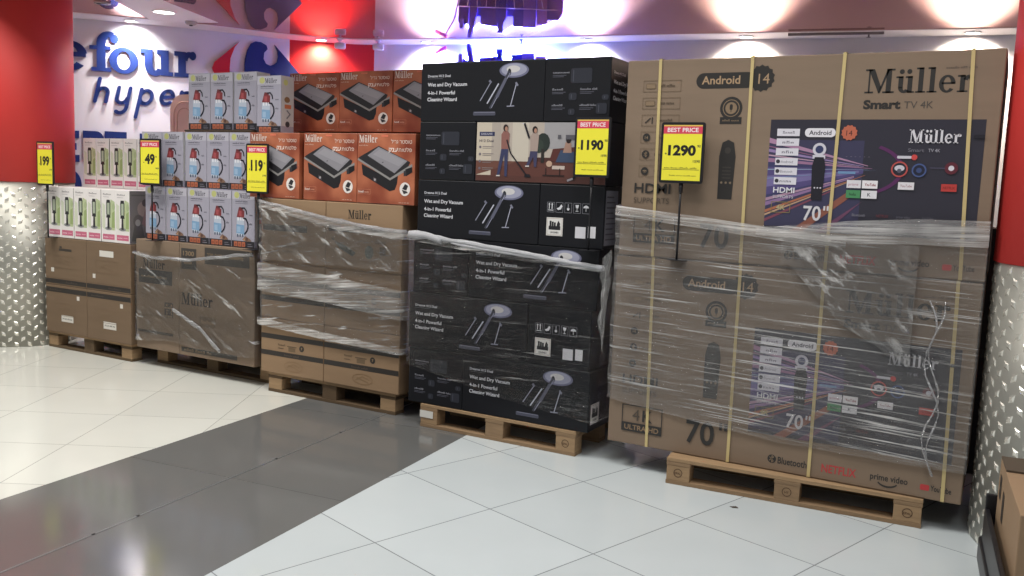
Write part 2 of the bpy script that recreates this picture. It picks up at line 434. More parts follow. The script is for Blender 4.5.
# glossy stretch ceiling, plaster border and cross strip
CE = MB()
NB = 60
def strip_quad(b, s0, s1, o0, o1, z0, z1, m, n=NB):
    vs = []
    for i in range(n + 1):
        s = s0 + (s1 - s0) * i / n
        vs += [W3(s, z0, o0), W3(s, z0, o1), W3(s, z1, o0), W3(s, z1, o1)]
    fs = []
    for i in range(n):
        k = 4 * i; j = k + 4
        fs += [[k, k + 1, j + 1, j], [k + 2, j + 2, j + 3, k + 3], [k + 1, k + 3, j + 3, j + 1], [k, j, j + 2, k + 2]]
    b.add(vs, fs, m)
PL = mat('ceiling_plaster', '#dcd6d8', 0.6)
bd = MB(); strip_quad(bd, 0, SL[-1], -0.02, 0.36, HC - 0.006, HC + 0.1, PL)
struct(bd.build('trim_2'))
cs = MB()
q0, q1, q2, q3 = (-7.86, 6.42), (-7.25, 6.70), (-6.58, 4.9), (-7.0, 4.55)
q0, q1, q2, q3 = (-7.98, 6.50), (-7.30, 6.72), (-6.62, 5.0), (-6.9, 4.85)
cs.add([(*q0, HC - .005), (*q1, HC - .005), (*q2, HC - .005), (*q3, HC - .005), (*q0, HC + .08), (*q1, HC + .08), (*q2, HC + .08), (*q3, HC + .08)],
       [[0, 3, 2, 1], [4, 5, 6, 7], [0, 1, 5, 4], [1, 2, 6, 5], [2, 3, 7, 6], [3, 0, 4, 7]], PL)
struct(cs.build('trim_3'))
CE.add([(-12, 4.2, HC), (4, 4.2, HC), (4, 10.6, HC), (-12, 10.6, HC), (-12, 4.2, HC + .1), (4, 4.2, HC + .1), (4, 10.6, HC + .1), (-12, 10.6, HC + .1)],
       [[0, 3, 2, 1], [4, 5, 6, 7], [0, 1, 5, 4], [1, 2, 6, 5], [2, 3, 7, 6], [3, 0, 4, 7]], STRETCH)
struct(CE.build('ceiling'))

# ------------------------------------------------------------------ pillars
RED = mat('pillar_red_cladding', '#c5312d', 0.6, var=0.04, scale=2)
STEEL = mat('tread_plate_steel', '#a5a39b', 0.45, 0.6, var=0.12, scale=8)
STEEL2 = mat('tread_plate_lozenge', '#f0ede2', 0.25, 0.7)
def pillar(label, c, r, zr, top):
    t = thing('pillar', label, 'pillar', (c[0], c[1], 0), 0, None)
    b = MB(); b.lathe([(r - .008, zr - .004), (r, zr), (r, top)], RED, n=72); b.build('red_cladding', t)
    b = MB(); b.lathe([(r - .006, 0), (r - .006, zr - .004)], STEEL, n=72)
    nc = int(2 * pi * r / 0.098); dz = 0.046
    for j in range(int(zr / dz)):
        for k in range(nc):
            a = 2 * pi * (k + (j % 2) * .5) / nc; z = (j + .5) * dz; sgn = 1 if j % 2 else -1
            t1 = Vector((-sin(a), cos(a), 0)); n1 = Vector((cos(a), sin(a), 0)); zz = Vector((0, 0, 1))
            l = (t1 * .62 + zz * .78 * sgn) * .0310; w = (t1 * .78 - zz * .62 * sgn) * .0185; o = n1 * (r - .007) + zz * z
            h = n1 * .0045
            b.add([o + l, o + w, o - l, o - w, o + l * .45 + h, o + w * .5 + h, o - l * .45 + h, o - w * .5 + h],
                  [[4, 5, 6, 7], [0, 1, 5, 4], [1, 2, 6, 5], [2, 3, 7, 6], [3, 0, 4, 7]], STEEL2)
    b.build('tread_plate_base', t)
    return t
pillar('round red pillar with steel tread-plate base at the left edge', (-7.75, 4.85), .45, 1.425, HC - 0.006)
pillar('round red pillar with steel tread-plate base right of the big television cartons', (.42, 4.74), .48, 1.30, HC - 0.006)

# ------------------------------------------------------------------ sign on the wall
BLUE = mat('sign_blue', '#1e3270', 0.5, spec=.3); SRED = mat('sign_red', '#c5202c', 0.4)
def letter(parent, polys, s0, z0, sx, sz, m, shear=0.0, depth=0.03, name='letter', gap=0.004):
    depth *= .55
    b = MB()
    for p in polys:
        if abs(sum(p[i][0] * p[(i + 1) % len(p)][1] - p[(i + 1) % len(p)][0] * p[i][1] for i in range(len(p)))) < 1e-7: continue
        b.prism(p, lambda u, v, e: W3(s0 + (u + v * shear) * sx, z0 + v * sz, gap + e), depth, m)
    return b.build(name, parent)
sg = thing('shop_sign', 'raised blue shop lettering on the white wall beside the left red pillar', 'sign', W3(4.75, 0))
inv = Matrix.Translation(W3(4.75, 0)).inverted()
def sgl(polys, s0, z0, sx, sz, m=BLUE, shear=0.0, depth=0.03):
    o = letter(sg, polys, s0, z0, sx, sz, m, shear, depth)
    o.matrix_parent_inverse = inv
    return o
def heavy(ch):
    if ch == 'e': return band(.42, .36, .42, .38, .24, .14, 12, 320, 28) + [rect(.22, .34, .80, .46)]
    if ch == 'f': return [rect(.16, .03, .42, .84), rect(0, 0, .58, .11), rect(-.05, .61, .58, .72), circ(.69, .94, .125)] + band(.52, .80, .36, .34, .28, .17, 62, 180, 12)
    if ch == 'o': return band(.44, .36, .44, .39, .24, .12, 0, 360, 32)
    if ch == 'u': return [rect(.14, .28, .40, .74), rect(0, .61, .40, .74), rect(.66, 0, .92, .74), rect(.54, .61, .92, .74), rect(.66, 0, 1.06, .12)] + band(.48, .30, .34, .33, .26, .16, 180, 330, 14)
    if ch == 'r': return [rect(.14, 0, .42, .74), rect(0, .61, .42, .74), rect(0, 0, .56, .12), circ(.67, .64, .125)] + band(.54, .44, .28, .31, .22, .17, 60, 165, 10)
    return []
K = .372
sgl(heavy('e'), 3.975, 2.572, K * 1.01, K * 1.06)
sgl(heavy('f'), 4.325, 2.572, K * .88, K * .98)
sgl(heavy('o'), 4.497, 2.572, K * .86, K * .95)
sgl(heavy('u'), 4.797, 2.573, K * .83, K * .97)
sgl(heavy('r'), 5.135, 2.574, K * .75, K * .97)
def strokes(*paths, w=.037):
    o = []
    for p in paths: o += ribbon(p, w)
    return o
def arc(cx, cy, rx, ry, a0, a1, n=12): return [(cx + rx * cos(radians(a0 + (a1 - a0) * i / n)), cy + ry * sin(radians(a0 + (a1 - a0) * i / n))) for i in range(n + 1)]
H_ = strokes([(0, 0), (0, .235)], [(0, .04)] + arc(.055, .085, .05, .055, 180, 0) + [(.105, 0)])
Y_ = strokes([(0, .165), (0, .06)] + arc(.05, .055, .05, .05, 180, 360), [(.11, .165), (.11, -.03)] + arc(.055, -.04, .055, .06, 0, -130))
P_ = strokes([(0, .165), (0, -.13)], arc(.058, .085, .058, .07, 180, -180, 20))
E_ = strokes([(0.005, .08), (.105, .095)] + arc(.055, .085, .055, .07, 10, 310, 18))
R_ = strokes([(0, 0), (0, .155)], [(0, .06)] + arc(.055, .09, .055, .06, 180, 50))
sgl(H_, 4.355, 2.262, 1.0, 1.0, shear=.22); sgl(Y_, 4.555, 2.255, 1.0, 1.0, shear=.22); sgl(P_, 4.775, 2.25, 1.0, 1.0, shear=.22)
sgl(E_, 4.985, 2.262, 1.05, 1.0, shear=.22); sgl(R_, 5.175, 2.26, 1.0, 1.0, shear=.22)
def blk(ch):
    if ch == 'R': return [rect(0, 0, .3, 1), rect(.3, .78, .62, 1), rect(.3, .38, .62, .58), [(.4, .4), (.68, 0), (1.0, 0), (.66, .45)]] + band(.6, .69, .36, .31, .28, .2, -90, 90, 12)
    if ch == 'T': return [rect(0, .76, .95, 1), rect(.33, 0, .63, 1)]
    if ch == 'I': return [rect(0, 0, .28, 1)]
    if ch == 'D': return [rect(0, 0, .3, 1), rect(.3, 0, .55, .22), rect(.3, .78, .55, 1)] + band(.5, .5, .46, .5, .3, .22, -90, 90, 14)
    return [rect(0, 0, .3, 1), rect(.3, .76, .8, 1), rect(.3, .39, .7, .6), rect(.3, 0, .8, .23)]
sgl(blk('E'), 3.99, 1.62, .26, .325); sgl(blk('R'), 4.235, 1.62, .215, .33); sgl(blk('T'), 4.445, 1.62, .225, .335); sgl(blk('I'), 4.787, 1.62, .22, .33)
sgl(blk('D'), 3.985, 1.22, .24, .32)

lg = thing('wall_emblem', 'large red and blue arrow emblem with a white curve on the wall', 'emblem', W3(6.0, 0))
linv = Matrix.Translation(W3(6.0, 0)).inverted()
def dense(p, st=.03):
    o = []
    for i in range(len(p)):
        a, b = p[i], p[(i + 1) % len(p)]; n = max(1, int(math.hypot(b[0] - a[0], b[1] - a[1]) / st))
        o += [(a[0] + (b[0] - a[0]) * k / n, a[1] + (b[1] - a[1]) * k / n) for k in range(n)]
    return o
ZM = 2.70
redtop = [(5.808, 3.007), (5.744, 2.95), (5.633, 2.845), (5.545, 2.765), (5.519, 2.70)]
redbot = [(a, 2 * ZM - b) for a, b in redtop[::-1]][1:]
inner = [(5.74, 2.47), (5.712, 2.58), (5.703, 2.70), (5.712, 2.82), (5.76, 2.946)]
b = MB(); b.prism(dense(redtop + redbot + inner), lambda u, v, e: W3(u, v, .004 + e), .025, SRED)
o = b.build('red_arrow', lg); o.matrix_parent_inverse = linv
bl_top = [(6.472 + .03, 2.70), (6.44, 2.765), (6.331, 2.88), (6.199, 3.018), (6.232, 2.948), (6.238, 2.89), (6.225, 2.83), (6.195, 2.80), (6.152, 2.782), (6.105, 2.80), (6.077, 2.85), (6.083, 2.917), (6.122, 2.962), (6.109, 3.001), (6.05, 3.03), (5.986, 3.032), (5.938, 3.006), (5.897, 2.929), (5.873, 2.831), (5.865, 2.70)]
bl = bl_top + [(a, 2 * ZM - b) for a, b in bl_top[::-1]][1:-1]
b = MB(); b.prism(dense(bl), lambda u, v, e: W3(u, v, .004 + e), .025, BLUE)
o = b.build('blue_arrow', lg); o.matrix_parent_inverse = linv

# ------------------------------------------------------------------ trolley-of-goods sign, backlit blue, high on the back wall
PUR = mat('cutout_purple_lit', '#5638a8', 0.5); PUR2 = mat('cutout_violet_lit', '#7a60c8', 0.5); PUR3 = mat('cutout_plum_lit', '#4a2a8a', 0.5); WIRE = mat('cutout_wire', '#b9b0c8', 0.35, 0.4)  # blue-violet of the goods stands in for the sign's purple light
SALM = mat('cutout_salmon_lit', '#a878b0', 0.5); PINKH = mat('cutout_pink_grip', '#e0559a', 0.4); BLU2 = mat('cutout_deep_blue_lit', '#2b22a8', 0.5)  # salmon and deep blue carry the purple light in their colour too
LED = mat('led_blue', '#3a1cff', 0.5, emit=0); 
def led(name, hexc, e):
    m = bpy.data.materials.new(name); m.use_nodes = True; nt = m.node_tree; nt.nodes.clear()
    o = nt.nodes.new('ShaderNodeOutputMaterial'); em = nt.nodes.new('ShaderNodeEmission'); em.inputs[0].default_value = rgb(hexc); em.inputs[1].default_value = e
    nt.links.new(em.outputs[0], o.inputs[0]); return m
LEDM = led('led_strip_blue', '#6478ff', 360.0)
ct = thing('shopping_trolley_sign', 'backlit cut-out sign of a trolley full of groceries high on the back wall', 'sign', W3(8.9, 0))
cinv = Matrix.Translation(W3(8.9, 0)).inverted()
def cpart(name, poly, m, off=.10, depth=.03):
    b = MB(); b.prism(poly, lambda u, v, e: W3(u, v, off + e), depth, m)
    o = b.build(name, ct); o.matrix_parent_inverse = cinv
cpart('baguette', [(8.60, 2.6), (8.625, 2.75), (8.60, 2.90), (8.565, 3.03), (8.545, 3.075), (8.525, 3.078), (8.518, 3.04), (8.535, 2.93), (8.54, 2.75), (8.53, 2.6)], PUR, .13)
cpart('bottle', [(8.84, 2.6), (8.96, 2.6), (8.96, 2.86), (8.93, 2.92), (8.93, 3.0), (8.935, 3.012), (8.865, 3.012), (8.87, 3.0), (8.872, 2.92), (8.84, 2.86)], BLU2, .13)
cpart('packet', [(9.04, 2.6), (9.17, 2.6), (9.17, 2.955), (9.04, 2.95)], BLU2, .12)
cpart('carton', [(9.16, 2.6), (9.30, 2.6), (9.30, 2.965), (9.16, 2.962)], PUR2, .13)
cpart('tin', [(9.31, 2.6), (9.43, 2.6), (9.43, 2.93), (9.31, 2.94)], SALM, .12)
cpart('bag', [(9.42, 2.55), (9.60, 2.6), (9.60, 2.82), (9.56, 2.90), (9.43, 2.89)], PUR3, .13)
cpart('cereal_box', [(8.66, 2.6), (8.86, 2.6), (8.86, 2.94), (8.66, 2.92)], PUR3, .11)
cpart('jar', [(8.40, 2.6), (8.52, 2.6), (8.52, 2.90), (8.43, 2.93), (8.40, 2.88)], PUR, .11)
cpart('small_flask', [(8.43, 2.86), (8.475, 2.86), (8.475, 2.95), (8.46, 2.965), (8.445, 2.965), (8.43, 2.95)], PUR2, .15)
b = MB(); b.tube([W3(8.14, 2.985, .15), W3(8.27, 3.04, .15)], .020, PINKH, 10); o = b.build('grip', ct); o.matrix_parent_inverse = cinv
b = MB()
b.tube([W3(8.25, 3.03, .15), W3(8.36, 2.85, .15), W3(8.46, 2.35, .15), W3(9.45, 2.30, .15), W3(9.62, 2.80, .15), W3(8.40, 2.72, .15)], .008, WIRE, 6)
for i in range(12):
    t = i / 11; b.tube([W3(8.40 + 1.2 * t, 2.72 + .08 * t, .155), W3(8.47 + .97 * t, 2.35 - .05 * t, .155)], .005, WIRE, 5)
for k in (.25, .5, .75): b.tube([W3(8.40 + .06 * k, 2.72 - .37 * k, .155), W3(9.61 - .16 * k, 2.80 - .5 * k, .155)], .005, WIRE, 5)
b.tube([W3(8.47, 2.35, .15), W3(8.50, 2.05, .15), W3(9.4, 2.02, .15)], .010, WIRE, 6)
o = b.build('wire_basket', ct); o.matrix_parent_inverse = cinv
for u in (8.55, 9.35):
    b = MB(); n2 = wall_at(u)[1]
    R = Vector((n2.x, n2.y, 0)).to_track_quat('Z', 'Y').to_matrix()
    bm = bmesh.new(); bmesh.ops.create_cone(bm, segments=20, radius1=.05, radius2=.05, depth=.03, cap_ends=True)
    b._bm(bm, W3(u, 1.96, .15), BLACKPL, R); o = b.build('wheel', ct); o.matrix_parent_inverse = cinv
cpart('added_light_shield', [(8.46, 2.35), (9.55, 2.35), (9.55, 2.80), (9.4, 2.84), (8.46, 2.82)], BLU2, .07, .015)  # added shield, keeps the light strip's spill off the floor
b = MB(); b.tube([W3(s, z, .035) for s, z in ((8.40, 2.45), (8.41, 2.86), (8.52, 2.97), (8.60, 2.90), (8.80, 2.95), (8.9, 2.99), (9.0, 2.93), (9.28, 2.96), (9.42, 2.91), (9.58, 2.85), (9.60, 2.45))], .012, LEDM, 6)
o = b.build('light_strip', ct); o.matrix_parent_inverse = cinv

# ------------------------------------------------------------------ ceiling fittings
LENS = led('downlight_lens', '#fff4e4', 30.0); LENS_W = led('downlight_lens_wide', '#fffaf2', 8.0); RING = mat('lamp_ring', '#d9d9d9', .35, .3)
def downlight(label, x, y, power, color, r=.06, ang=150, lens=None, blend=.9, aim=None):
    t = thing('ceiling_downlight', label, 'lamp', (x, y, HC - .006), 0, 'ceiling downlights')
    b = MB(); b.lathe([(r + .015, 0), (r + .013, -.010), (r, -.012), (r, -.002)], RING, n=28, cap=False); b.build('ring', t)
    b = MB(); b.lathe([(r, -.004), (.0001, -.004)], lens or LENS, n=28, cap=False); b.build('lens', t)
    l = bpy.data.lights.new('lamp_light', 'SPOT'); l.energy = power; l.color = color; l.spot_size = radians(ang); l.spot_blend = blend; l.shadow_soft_size = r
    o = bpy.data.objects.new('lamp_light', l); COL.objects.link(o); o.parent = t; o.location = (0, 0, -.02)
    if aim: o.rotation_euler = Vector(aim).to_track_quat('-Z', 'Y').to_euler()
WARM = (1, .86, .66); COOL = (1, .96, .92)
def aim_wall(s): n = wall_at(s)[1]; return (-n.x * .55, -n.y * .55, -1)
def near_wall(s, off): q = W3(s, 0, off); return q.x, q.y
downlight('bright downlight above the blue lettering on the white wall', *near_wall(4.72, .17), 120, COOL, ang=125, aim=aim_wall(4.72))
downlight('wide round downlight in the white ceiling strip near the blue lettering', -7.346, 6.086, 120, COOL, .10, lens=LENS_W)
downlight('downlight over the red wall section', *near_wall(6.72, .18), 130, (1, .62, .35), ang=128, aim=aim_wall(6.72))
downlight('bright downlight left of the blue trolley sign', *near_wall(8.05, .18), 260, (.95, .88, 1), ang=128, aim=aim_wall(8.05))
downlight('bright downlight right of the blue trolley sign', *near_wall(9.88, .18), 260, (.95, .88, 1), ang=128, aim=aim_wall(9.88))
downlight('warm downlight above the middle of the television cartons', *near_wall(11.5, .18), 360, WARM, ang=128, aim=aim_wall(11.5))
downlight('warm downlight above the right end of the television cartons', *near_wall(13.5, .18), 400, WARM, ang=128, aim=aim_wall(13.5))

def small_fitting(name, label, cat, loc, prof, m, group=None, extra=None):
    t = thing(name, label, cat, loc, 0, group)
    b = MB(); b.lathe(prof, m, n=20); b.build('body', t)
    if extra: extra(t)
    return t
GREYF = mat('fitting_grey', '#a8a39f', .5)
def det(t):
    b = MB(); b.lathe([(.018, -.045), (.018, -.034)], BLACKPL, n=12); b.build('vent_cap', t)
small_fitting('smoke_detector', 'grey smoke detector on the white ceiling strip', 'smoke detector', (-7.53, 6.573, HC - .005), [(.06, 0), (.06, -.02), (.04, -.035)], GREYF, None, det)
def spk(t):
    b = MB(); b.lathe([(.055, -.012), (.001, -.013)], BLACKPL, n=20); b.build('grille', t)
small_fitting('ceiling_speaker', 'round grey ceiling speaker by the top edge near the lettering', 'speaker', (-7.60, 5.60, HC), [(.075, 0), (.075, -.01), (.06, -.012)], GREYF, None, spk)
for i, (s, lab) in enumerate(((6.93, 'left of the two small white security cameras by the red wall'), (7.50, 'right of the two small white security cameras by the red wall'))):
    x, y = near_wall(s, .30)
    t = thing('security_camera', lab, 'camera', (x, y, HC - .006), radians(-60), 'security cameras')
    wc = mat('camera_white', '#d8d6dc', .35)
    b = MB(); b.lathe([(.035, 0), (.035, -.012), (.014, -.02), (.014, -.05)], wc, n=16); b.build('mount', t)
    b = MB(); b.lathe([(.030, -.055), (.036, -.04), (.036, .05), (.03, .062)], wc, c=(0, 0, -.07), n=18, axis='Y'); b.build('housing', t)
    b = MB(); b.lathe([(.024, -.058), (.022, -.062), (.001, -.063)], mat('camera_lens', '#101018', .1), c=(0, 0, -.07), n=16, axis='Y'); b.build('lens', t)
for s, lab in ((9.18, 'small sprinkler head below the ceiling over the black vacuum cartons'), (12.62, 'small sprinkler head below the ceiling over the television cartons')):
    x, y = near_wall(s, .25)
    t = thing('sprinkler', lab, 'sprinkler', (x, y, HC - .006), 0, 'sprinkler heads')
    mm = mat('sprinkler_metal', '#6d6670', .4, .6)
    b = MB(); b.lathe([(.025, 0), (.022, -.008), (.008, -.01), (.008, -.035)], mm, n=12); b.build('body', t)
    b = MB(); b.lathe([(.02, -.038), (.02, -.042)], mm, n=12); b.build('deflector', t)
# ceiling rail above the right part
b = MB(); strip_quad(b, 11.9, 12.75, .30, .315, HC - .03, HC - .006, mat('track_grey', '#7d7476', .5), 8)
tag(b.build('ceiling_track'), 'thin grey track under the ceiling edge above the television cartons', 'track')

# beige arched board behind the jug boxes
t = thing('display_board', 'beige arched display board behind the white jug boxes', 'board', (-7.06, 6.2, 0))
BEI = mat('beige_board', '#e2cdc0', .6)
def arch(w, h, r): return [(-w, 0), (w, 0), (w, h - r)] + [(w - r + r * cos(radians(a)), h - r + r * sin(radians(a))) for a in range(0, 91, 15)] + [(-w + r + r * cos(radians(a)), h - r + r * sin(radians(a))) for a in range(90, 181, 15)]
b = MB(); b.prism(arch(.2, 2.30, .16), lambda u, v, e: Vector((u, -e, v)), .12, BEI); b.build('panel', t)
b = MB()
for ww, hh in ((.145, 2.23), (.10, 2.17)):
    pts = [(u, -.122, v) for u, v in arch(ww, hh, ww * .9) if v > 0]
    b.tube([(ww, -.122, .1)] + pts + [(-ww, -.122, .1)], .005, mat('beige_groove', '#c2a190', .6), 6)
b.build('moulding', t)

# ------------------------------------------------------------------ pallets
def pallet(label, x0, x1, y0, depth=.8, h=.144, rotz=0.0, wm=None, mark=None):
    w = x1 - x0; t = thing('wooden_pallet', label, 'pallet', ((x0 + x1) / 2, y0 + depth / 2, 0), rotz, 'pallets under the stacks')
    wm = wm or WOOD
    for i in range(5):
        bw = .13; y = -depth / 2 + bw / 2 + (depth - bw) * i / 4
        b = MB(); b.box((0, y, h - .011), (w, bw, .020), wm if i % 2 else WOOD2, .002); b.build('top_board', t)
    for i in range(3):
        x = -w / 2 + .065 + (w - .13) * i / 2
        b = MB(); b.box((x, 0, h - .032), (.13, depth, .020), wm, .002); b.build('cross_board', t)
        for j in range(3):
            y = -depth / 2 + .05 + (depth - .10) * j / 2
            b = MB(); b.box((x, y, h - .042 - (h - .064) / 2), (.125, .098, h - .064), wm if (i + j) % 2 else WOOD2, .003)
            o = b.build('block', t)
            if j == 0 and mark and i in mark:
                p = Print(); cx = x; zz = h * .45
                p.polys(ribbon(circ(0, 0, .022, n=14) + [(.022, 0)], .004, False), '#4b3018'); p.text('EPAL' if mark[i] else 'HT', 0, -.008, .012, '#4b3018', True, 'c')
                q = p.build('stamp', o, 0, 0, face='free'); q.location = (cx, y - .049, zz)
    for j in range(3):
        y = -depth / 2 + .05 + (depth - .10) * j / 2
        b = MB(); b.box((0, y, .011), (w, .10, .022), wm, .002); b.build('bottom_board', t)
    return t
pallet('pale wooden pallet under the television cartons', -1.53, -.275, 4.535, mark={0: 1, 1: 0, 2: 1}, rotz=radians(4.0))
pv = pallet('wooden pallet under the black vacuum cartons', -3.197, -2.10, 4.62, h=.15, mark={2: 1})
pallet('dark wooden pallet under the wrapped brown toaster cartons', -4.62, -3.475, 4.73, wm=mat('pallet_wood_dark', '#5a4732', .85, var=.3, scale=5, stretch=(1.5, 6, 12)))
pallet('wooden pallet under the two wrapped tall brown cartons', -6.02, -4.745, 4.90, wm=mat('pallet_wood_shade', '#5e4c36', .85, var=.3, scale=5, stretch=(1.5, 6, 12)))  # wood darkened to stand for the shade beneath the stack
pallet('wooden pallet under the four brown cartons next to the left pillar', -7.26, -6.17, 4.775, mark={1: 1}, wm=mat('pallet_wood_shade', '#5e4c36', .85, var=.3, scale=5, stretch=(1.5, 6, 12)))  # same wood, shade put into its colour
b = MB(); b.box((0, 0, 0), (.10, .002, .045), mat('paper_tape', '#d9d6cf', .6)); 
o = b.build('paper_tape', pv); o.location = (-.50, -.4015, .085)

# ------------------------------------------------------------------ television cartons
def tv_art(t, w, d, h):
    INK = '#2b2826'
    p = Print()
    p.serif('Müller', 1.215, h - .190, .112, INK, .96).textw('Müller for home', 1.56, h - .085, .13, .010, '#5a5048')
    p.textw('Smart', 1.215, h - .262, .165, .040, INK, 2).textw('TV 4K', 1.395, h - .262, .125, .034, '#4d453f')
    p.build('brand_lettering', t, w, d)
    p = Print()
    # speech-shaped badge Android 14
    p.poly(rrect(.385, h - .155, .69, h - .075, .04), INK).poly([(.722 + (.068 if i % 2 else .060) * cos(2 * pi * i / 28), h - .108 + (.068 if i % 2 else .060) * sin(2 * pi * i / 28)) for i in range(28)], INK)
    p.textw('Android', .415, h - .132, .20, .042, '#a68a6c', True).text('14', .735, h - .135, .052, '#a68a6c', False, 'c')
    # round voice badge
    p.poly(circ(.578, h - .255, .058), INK).polys(ribbon(circ(.578, h - .255, .042, n=20) + [(.62, h - .255)], .004, False), '#857059').poly(circ(.578, h - .255, .030), '#857059')
    p.poly(rrect(.570, h - .265, .586, h - .235, .008), INK).line([(.578, h - .275), (.578, h - .265)], .004, INK)
    p.rect(.523, h - .335, .635, h - .300, INK).textw('Game Mode', .535, h - .322, .088, .010, '#857059')
    # remote control
    p.poly([(.535, h - .72), (.61, h - .72), (.618, h - .50), (.605, h - .43), (.575, h - .415), (.545, h - .43), (.532, h - .50)], INK)
    for k in range(3): p.poly(circ(.552 + .023 * k, h - .635, .006), '#7b6a58')
    p.poly(circ(.575, h - .47, .016), '#3c3733')
    for k in range(4): p.rect(.552, h - .56 - .018 * k, .598, h - .553 - .018 * k, '#3c3733')
    # outlined icon rows
    rows = ['Dolby Vision', 'Dolby Audio', 'Game Mode', '14', 'Bluetooth', 'Wi-Fi']
    for k, r in enumerate(rows):
        y = h - .155 - .090 * k
        p.frame(.095, y - .012, .305, y + .048, .0022, '#6a5844')
        if k < 2: p.poly(rrect(.11, y + .004, .165, y + .032, .006), '#6a5844').poly(rrect(.114, y + .008, .161, y + .028, .004), '#857059'); p.textw(r, .178, y + .012, .095, .014, '#4a3d30')
        elif k == 2: p.line([(.115, y + .004), (.145, y + .030)], .006, INK).line([(.155, y), (.155, y + .035)], .006, INK).textw('Chromecast', .178, y + .012, .09, .014, '#4a3d30')
        else:
            p.poly(circ(.128, y + .018, .021), INK)
            if k == 3: p.text('14', .128, y + .009, .016, '#857059', True, 'c')
            if k == 4: p.line([(.119, y + .011), (.136, y + .025), (.128, y + .032), (.128, y + .003), (.136, y + .010), (.119, y + .025)], .003, '#857059')
            if k == 5: p.polys(band(.128, y + .006, .018, .018, .004, .004, 45, 135, 6) + band(.128, y + .006, .010, .010, .004, .004, 45, 135, 6), '#857059')
            p.textw(['Android', 'Bluetooth', 'WiFi 6'][k - 3], .178, y + .012, .08, .014, '#4a3d30')
    # HDMI and 4K
    p.textw('HDMI', .075, .345, .205, .052, INK, True).textw('SUPPORTS', .075, .290, .20, .030, '#4d433a')
    p.frame(.082, .075, .318, .225, .005, INK).rect(.082, .075, .318, .125, INK).text('4', .165, .140, .065, '#4d433a', False, 'c').text('K', .232, .140, .065, INK, True, 'c')
    p.textw('ULTRA HD', .10, .086, .20, .028, '#8a7055', True)
    p.textw('70', .455, .075, .155, .125, INK, True).rect(.635, .165, .650, .205, INK).rect(.662, .165, .677, .205, INK)
    p.build('feature_print', t, w, d)
    p = Print()
    p.poly(circ(.918, .062, .022), INK).line([(.906, .053), (.927, .072), (.918, .081), (.918, .043), (.927, .052), (.906, .071)], .004, '#857059')
    p.textw('Bluetooth', .948, .044, .145, .036, INK, True); p.build('app_logo', t, w, d); p = Print()
    p.textw('NETFLIX', 1.165, .042, .165, .042, '#b5383a', True); p.build('app_logo', t, w, d); p = Print()
    p.textw('prime video', 1.395, .052, .17, .032, INK, True).polys(band(1.475, .055, .05, .035, .006, .009, 205, 335, 12), INK); p.build('app_logo', t, w, d); p = Print()
    p.poly(rrect(1.62, .042, 1.66, .07, .006), '#b5383a').textw('YouTube', 1.665, .044, .09, .028, INK, True)
    p.build('app_logo', t, w, d)
    # big colour picture of the screen
    x0, x1, y0, y1 = .785, 1.745, .185, .735
    p = Print(); p.rect(x0, y0, x1, y1, '#34323c')
    p.rect(x0, y0 + .02, x0 + .45, y1 - .10, '#3f3d56')
    vx, vy = 1.32, .50
    def beam(ya, yb, xr, c):
        def cl(x, y): return (x, y)
        m_ = (xr - x0) / (vx - x0)
        p.poly([(x0, ya), (x0, yb), (xr, yb + (vy - yb) * m_), (xr, ya + (vy - ya) * m_)], c)
    beam(.30, .56, 1.22, '#3f3e62'); beam(.36, .50, 1.24, '#544a78'); beam(.40, .455, 1.22, '#746a98')
    beam(.525, .545, 1.28, '#97708e'); beam(.555, .562, 1.22, '#b897a8'); beam(.60, .605, 1.1, '#8f5f7c'); beam(.33, .345, 1.2, '#a8869c')
    beam(.62, .645, 1.26, '#a8829e'); beam(.575, .59, 1.24, '#8f7aa6'); beam(.305, .325, 1.2, '#8d6f96')
    beam(.27, .285, 1.25, '#a86a50'); beam(.255, .265, 1.2, '#b8967a'); beam(.225, .24, 1.1, '#7c4656'); beam(.485, .49, 1.26, '#8fa0b8'); beam(.44, .445, 1.3, '#7888ac')
    p.poly([(x0 + .13, y0), (x0 + .19, y0), (x0 + .42, y0 + .19), (x0 + .40, y0 + .21)], '#8a5648').poly([(x0 + .25, y0), (x0 + .30, y0), (x0 + .46, y0 + .16)], '#6c4660')
    p.polys(band(1.20, .50, .22, .13, .02, .015, -60, 60, 12), '#5a2f5a').rect(x0 + .34, .475, x0 + .42, .487, '#6f8fb4')
    y0 += .033
    # white tags
    for k in range(6):
        yy = y1 - .045 - .048 * k
        p.rect(x0 + .035, yy - .036, x0 + .145, yy, '#d5d2da').textw(['Dolby', 'DTS', 'HDR', 'Android', 'Bluetooth', 'WiFi'][k], x0 + .062, yy - .025, .06, .013, '#77737e')
        if k > 2: p.poly(circ(x0 + .049, yy - .018, .010), '#3a3840')
    p.textw('HDMI', x0 + .035, y0 + .155, .105, .028, '#dcdbe0', True).textw('SUPPORTS', x0 + .035, y0 + .128, .10, .015, '#c9c8ce')
    p.frame(x0 + .03, y0 + .055, x0 + .125, y0 + .11, .003, '#8a7d50').text('4K', x0 + .078, y0 + .07, .026, '#b3a880', True, 'c')
    p.poly(rrect(x0 + .17, y1 - .085, x0 + .315, y1 - .042, .02), '#dddae0').textw('Android', x0 + .19, y1 - .074, .105, .022, '#3a3840', True)
    p.poly([(x0 + .378 + (.038 if i % 2 else .033) * cos(2 * pi * i / 24), y1 - .063 + (.038 if i % 2 else .033) * sin(2 * pi * i / 24)) for i in range(24)], '#b8664f').text('14', x0 + .378, y1 - .077, .026, '#4a2a2a', False, 'c')
    p.poly(circ(x0 + .245, y1 - .145, .032), '#c9c6d0').poly(circ(x0 + .245, y1 - .145, .019), '#3a3f63').rect(x0 + .215, y1 - .19, x0 + .275, y1 - .172, '#c9c6d0')
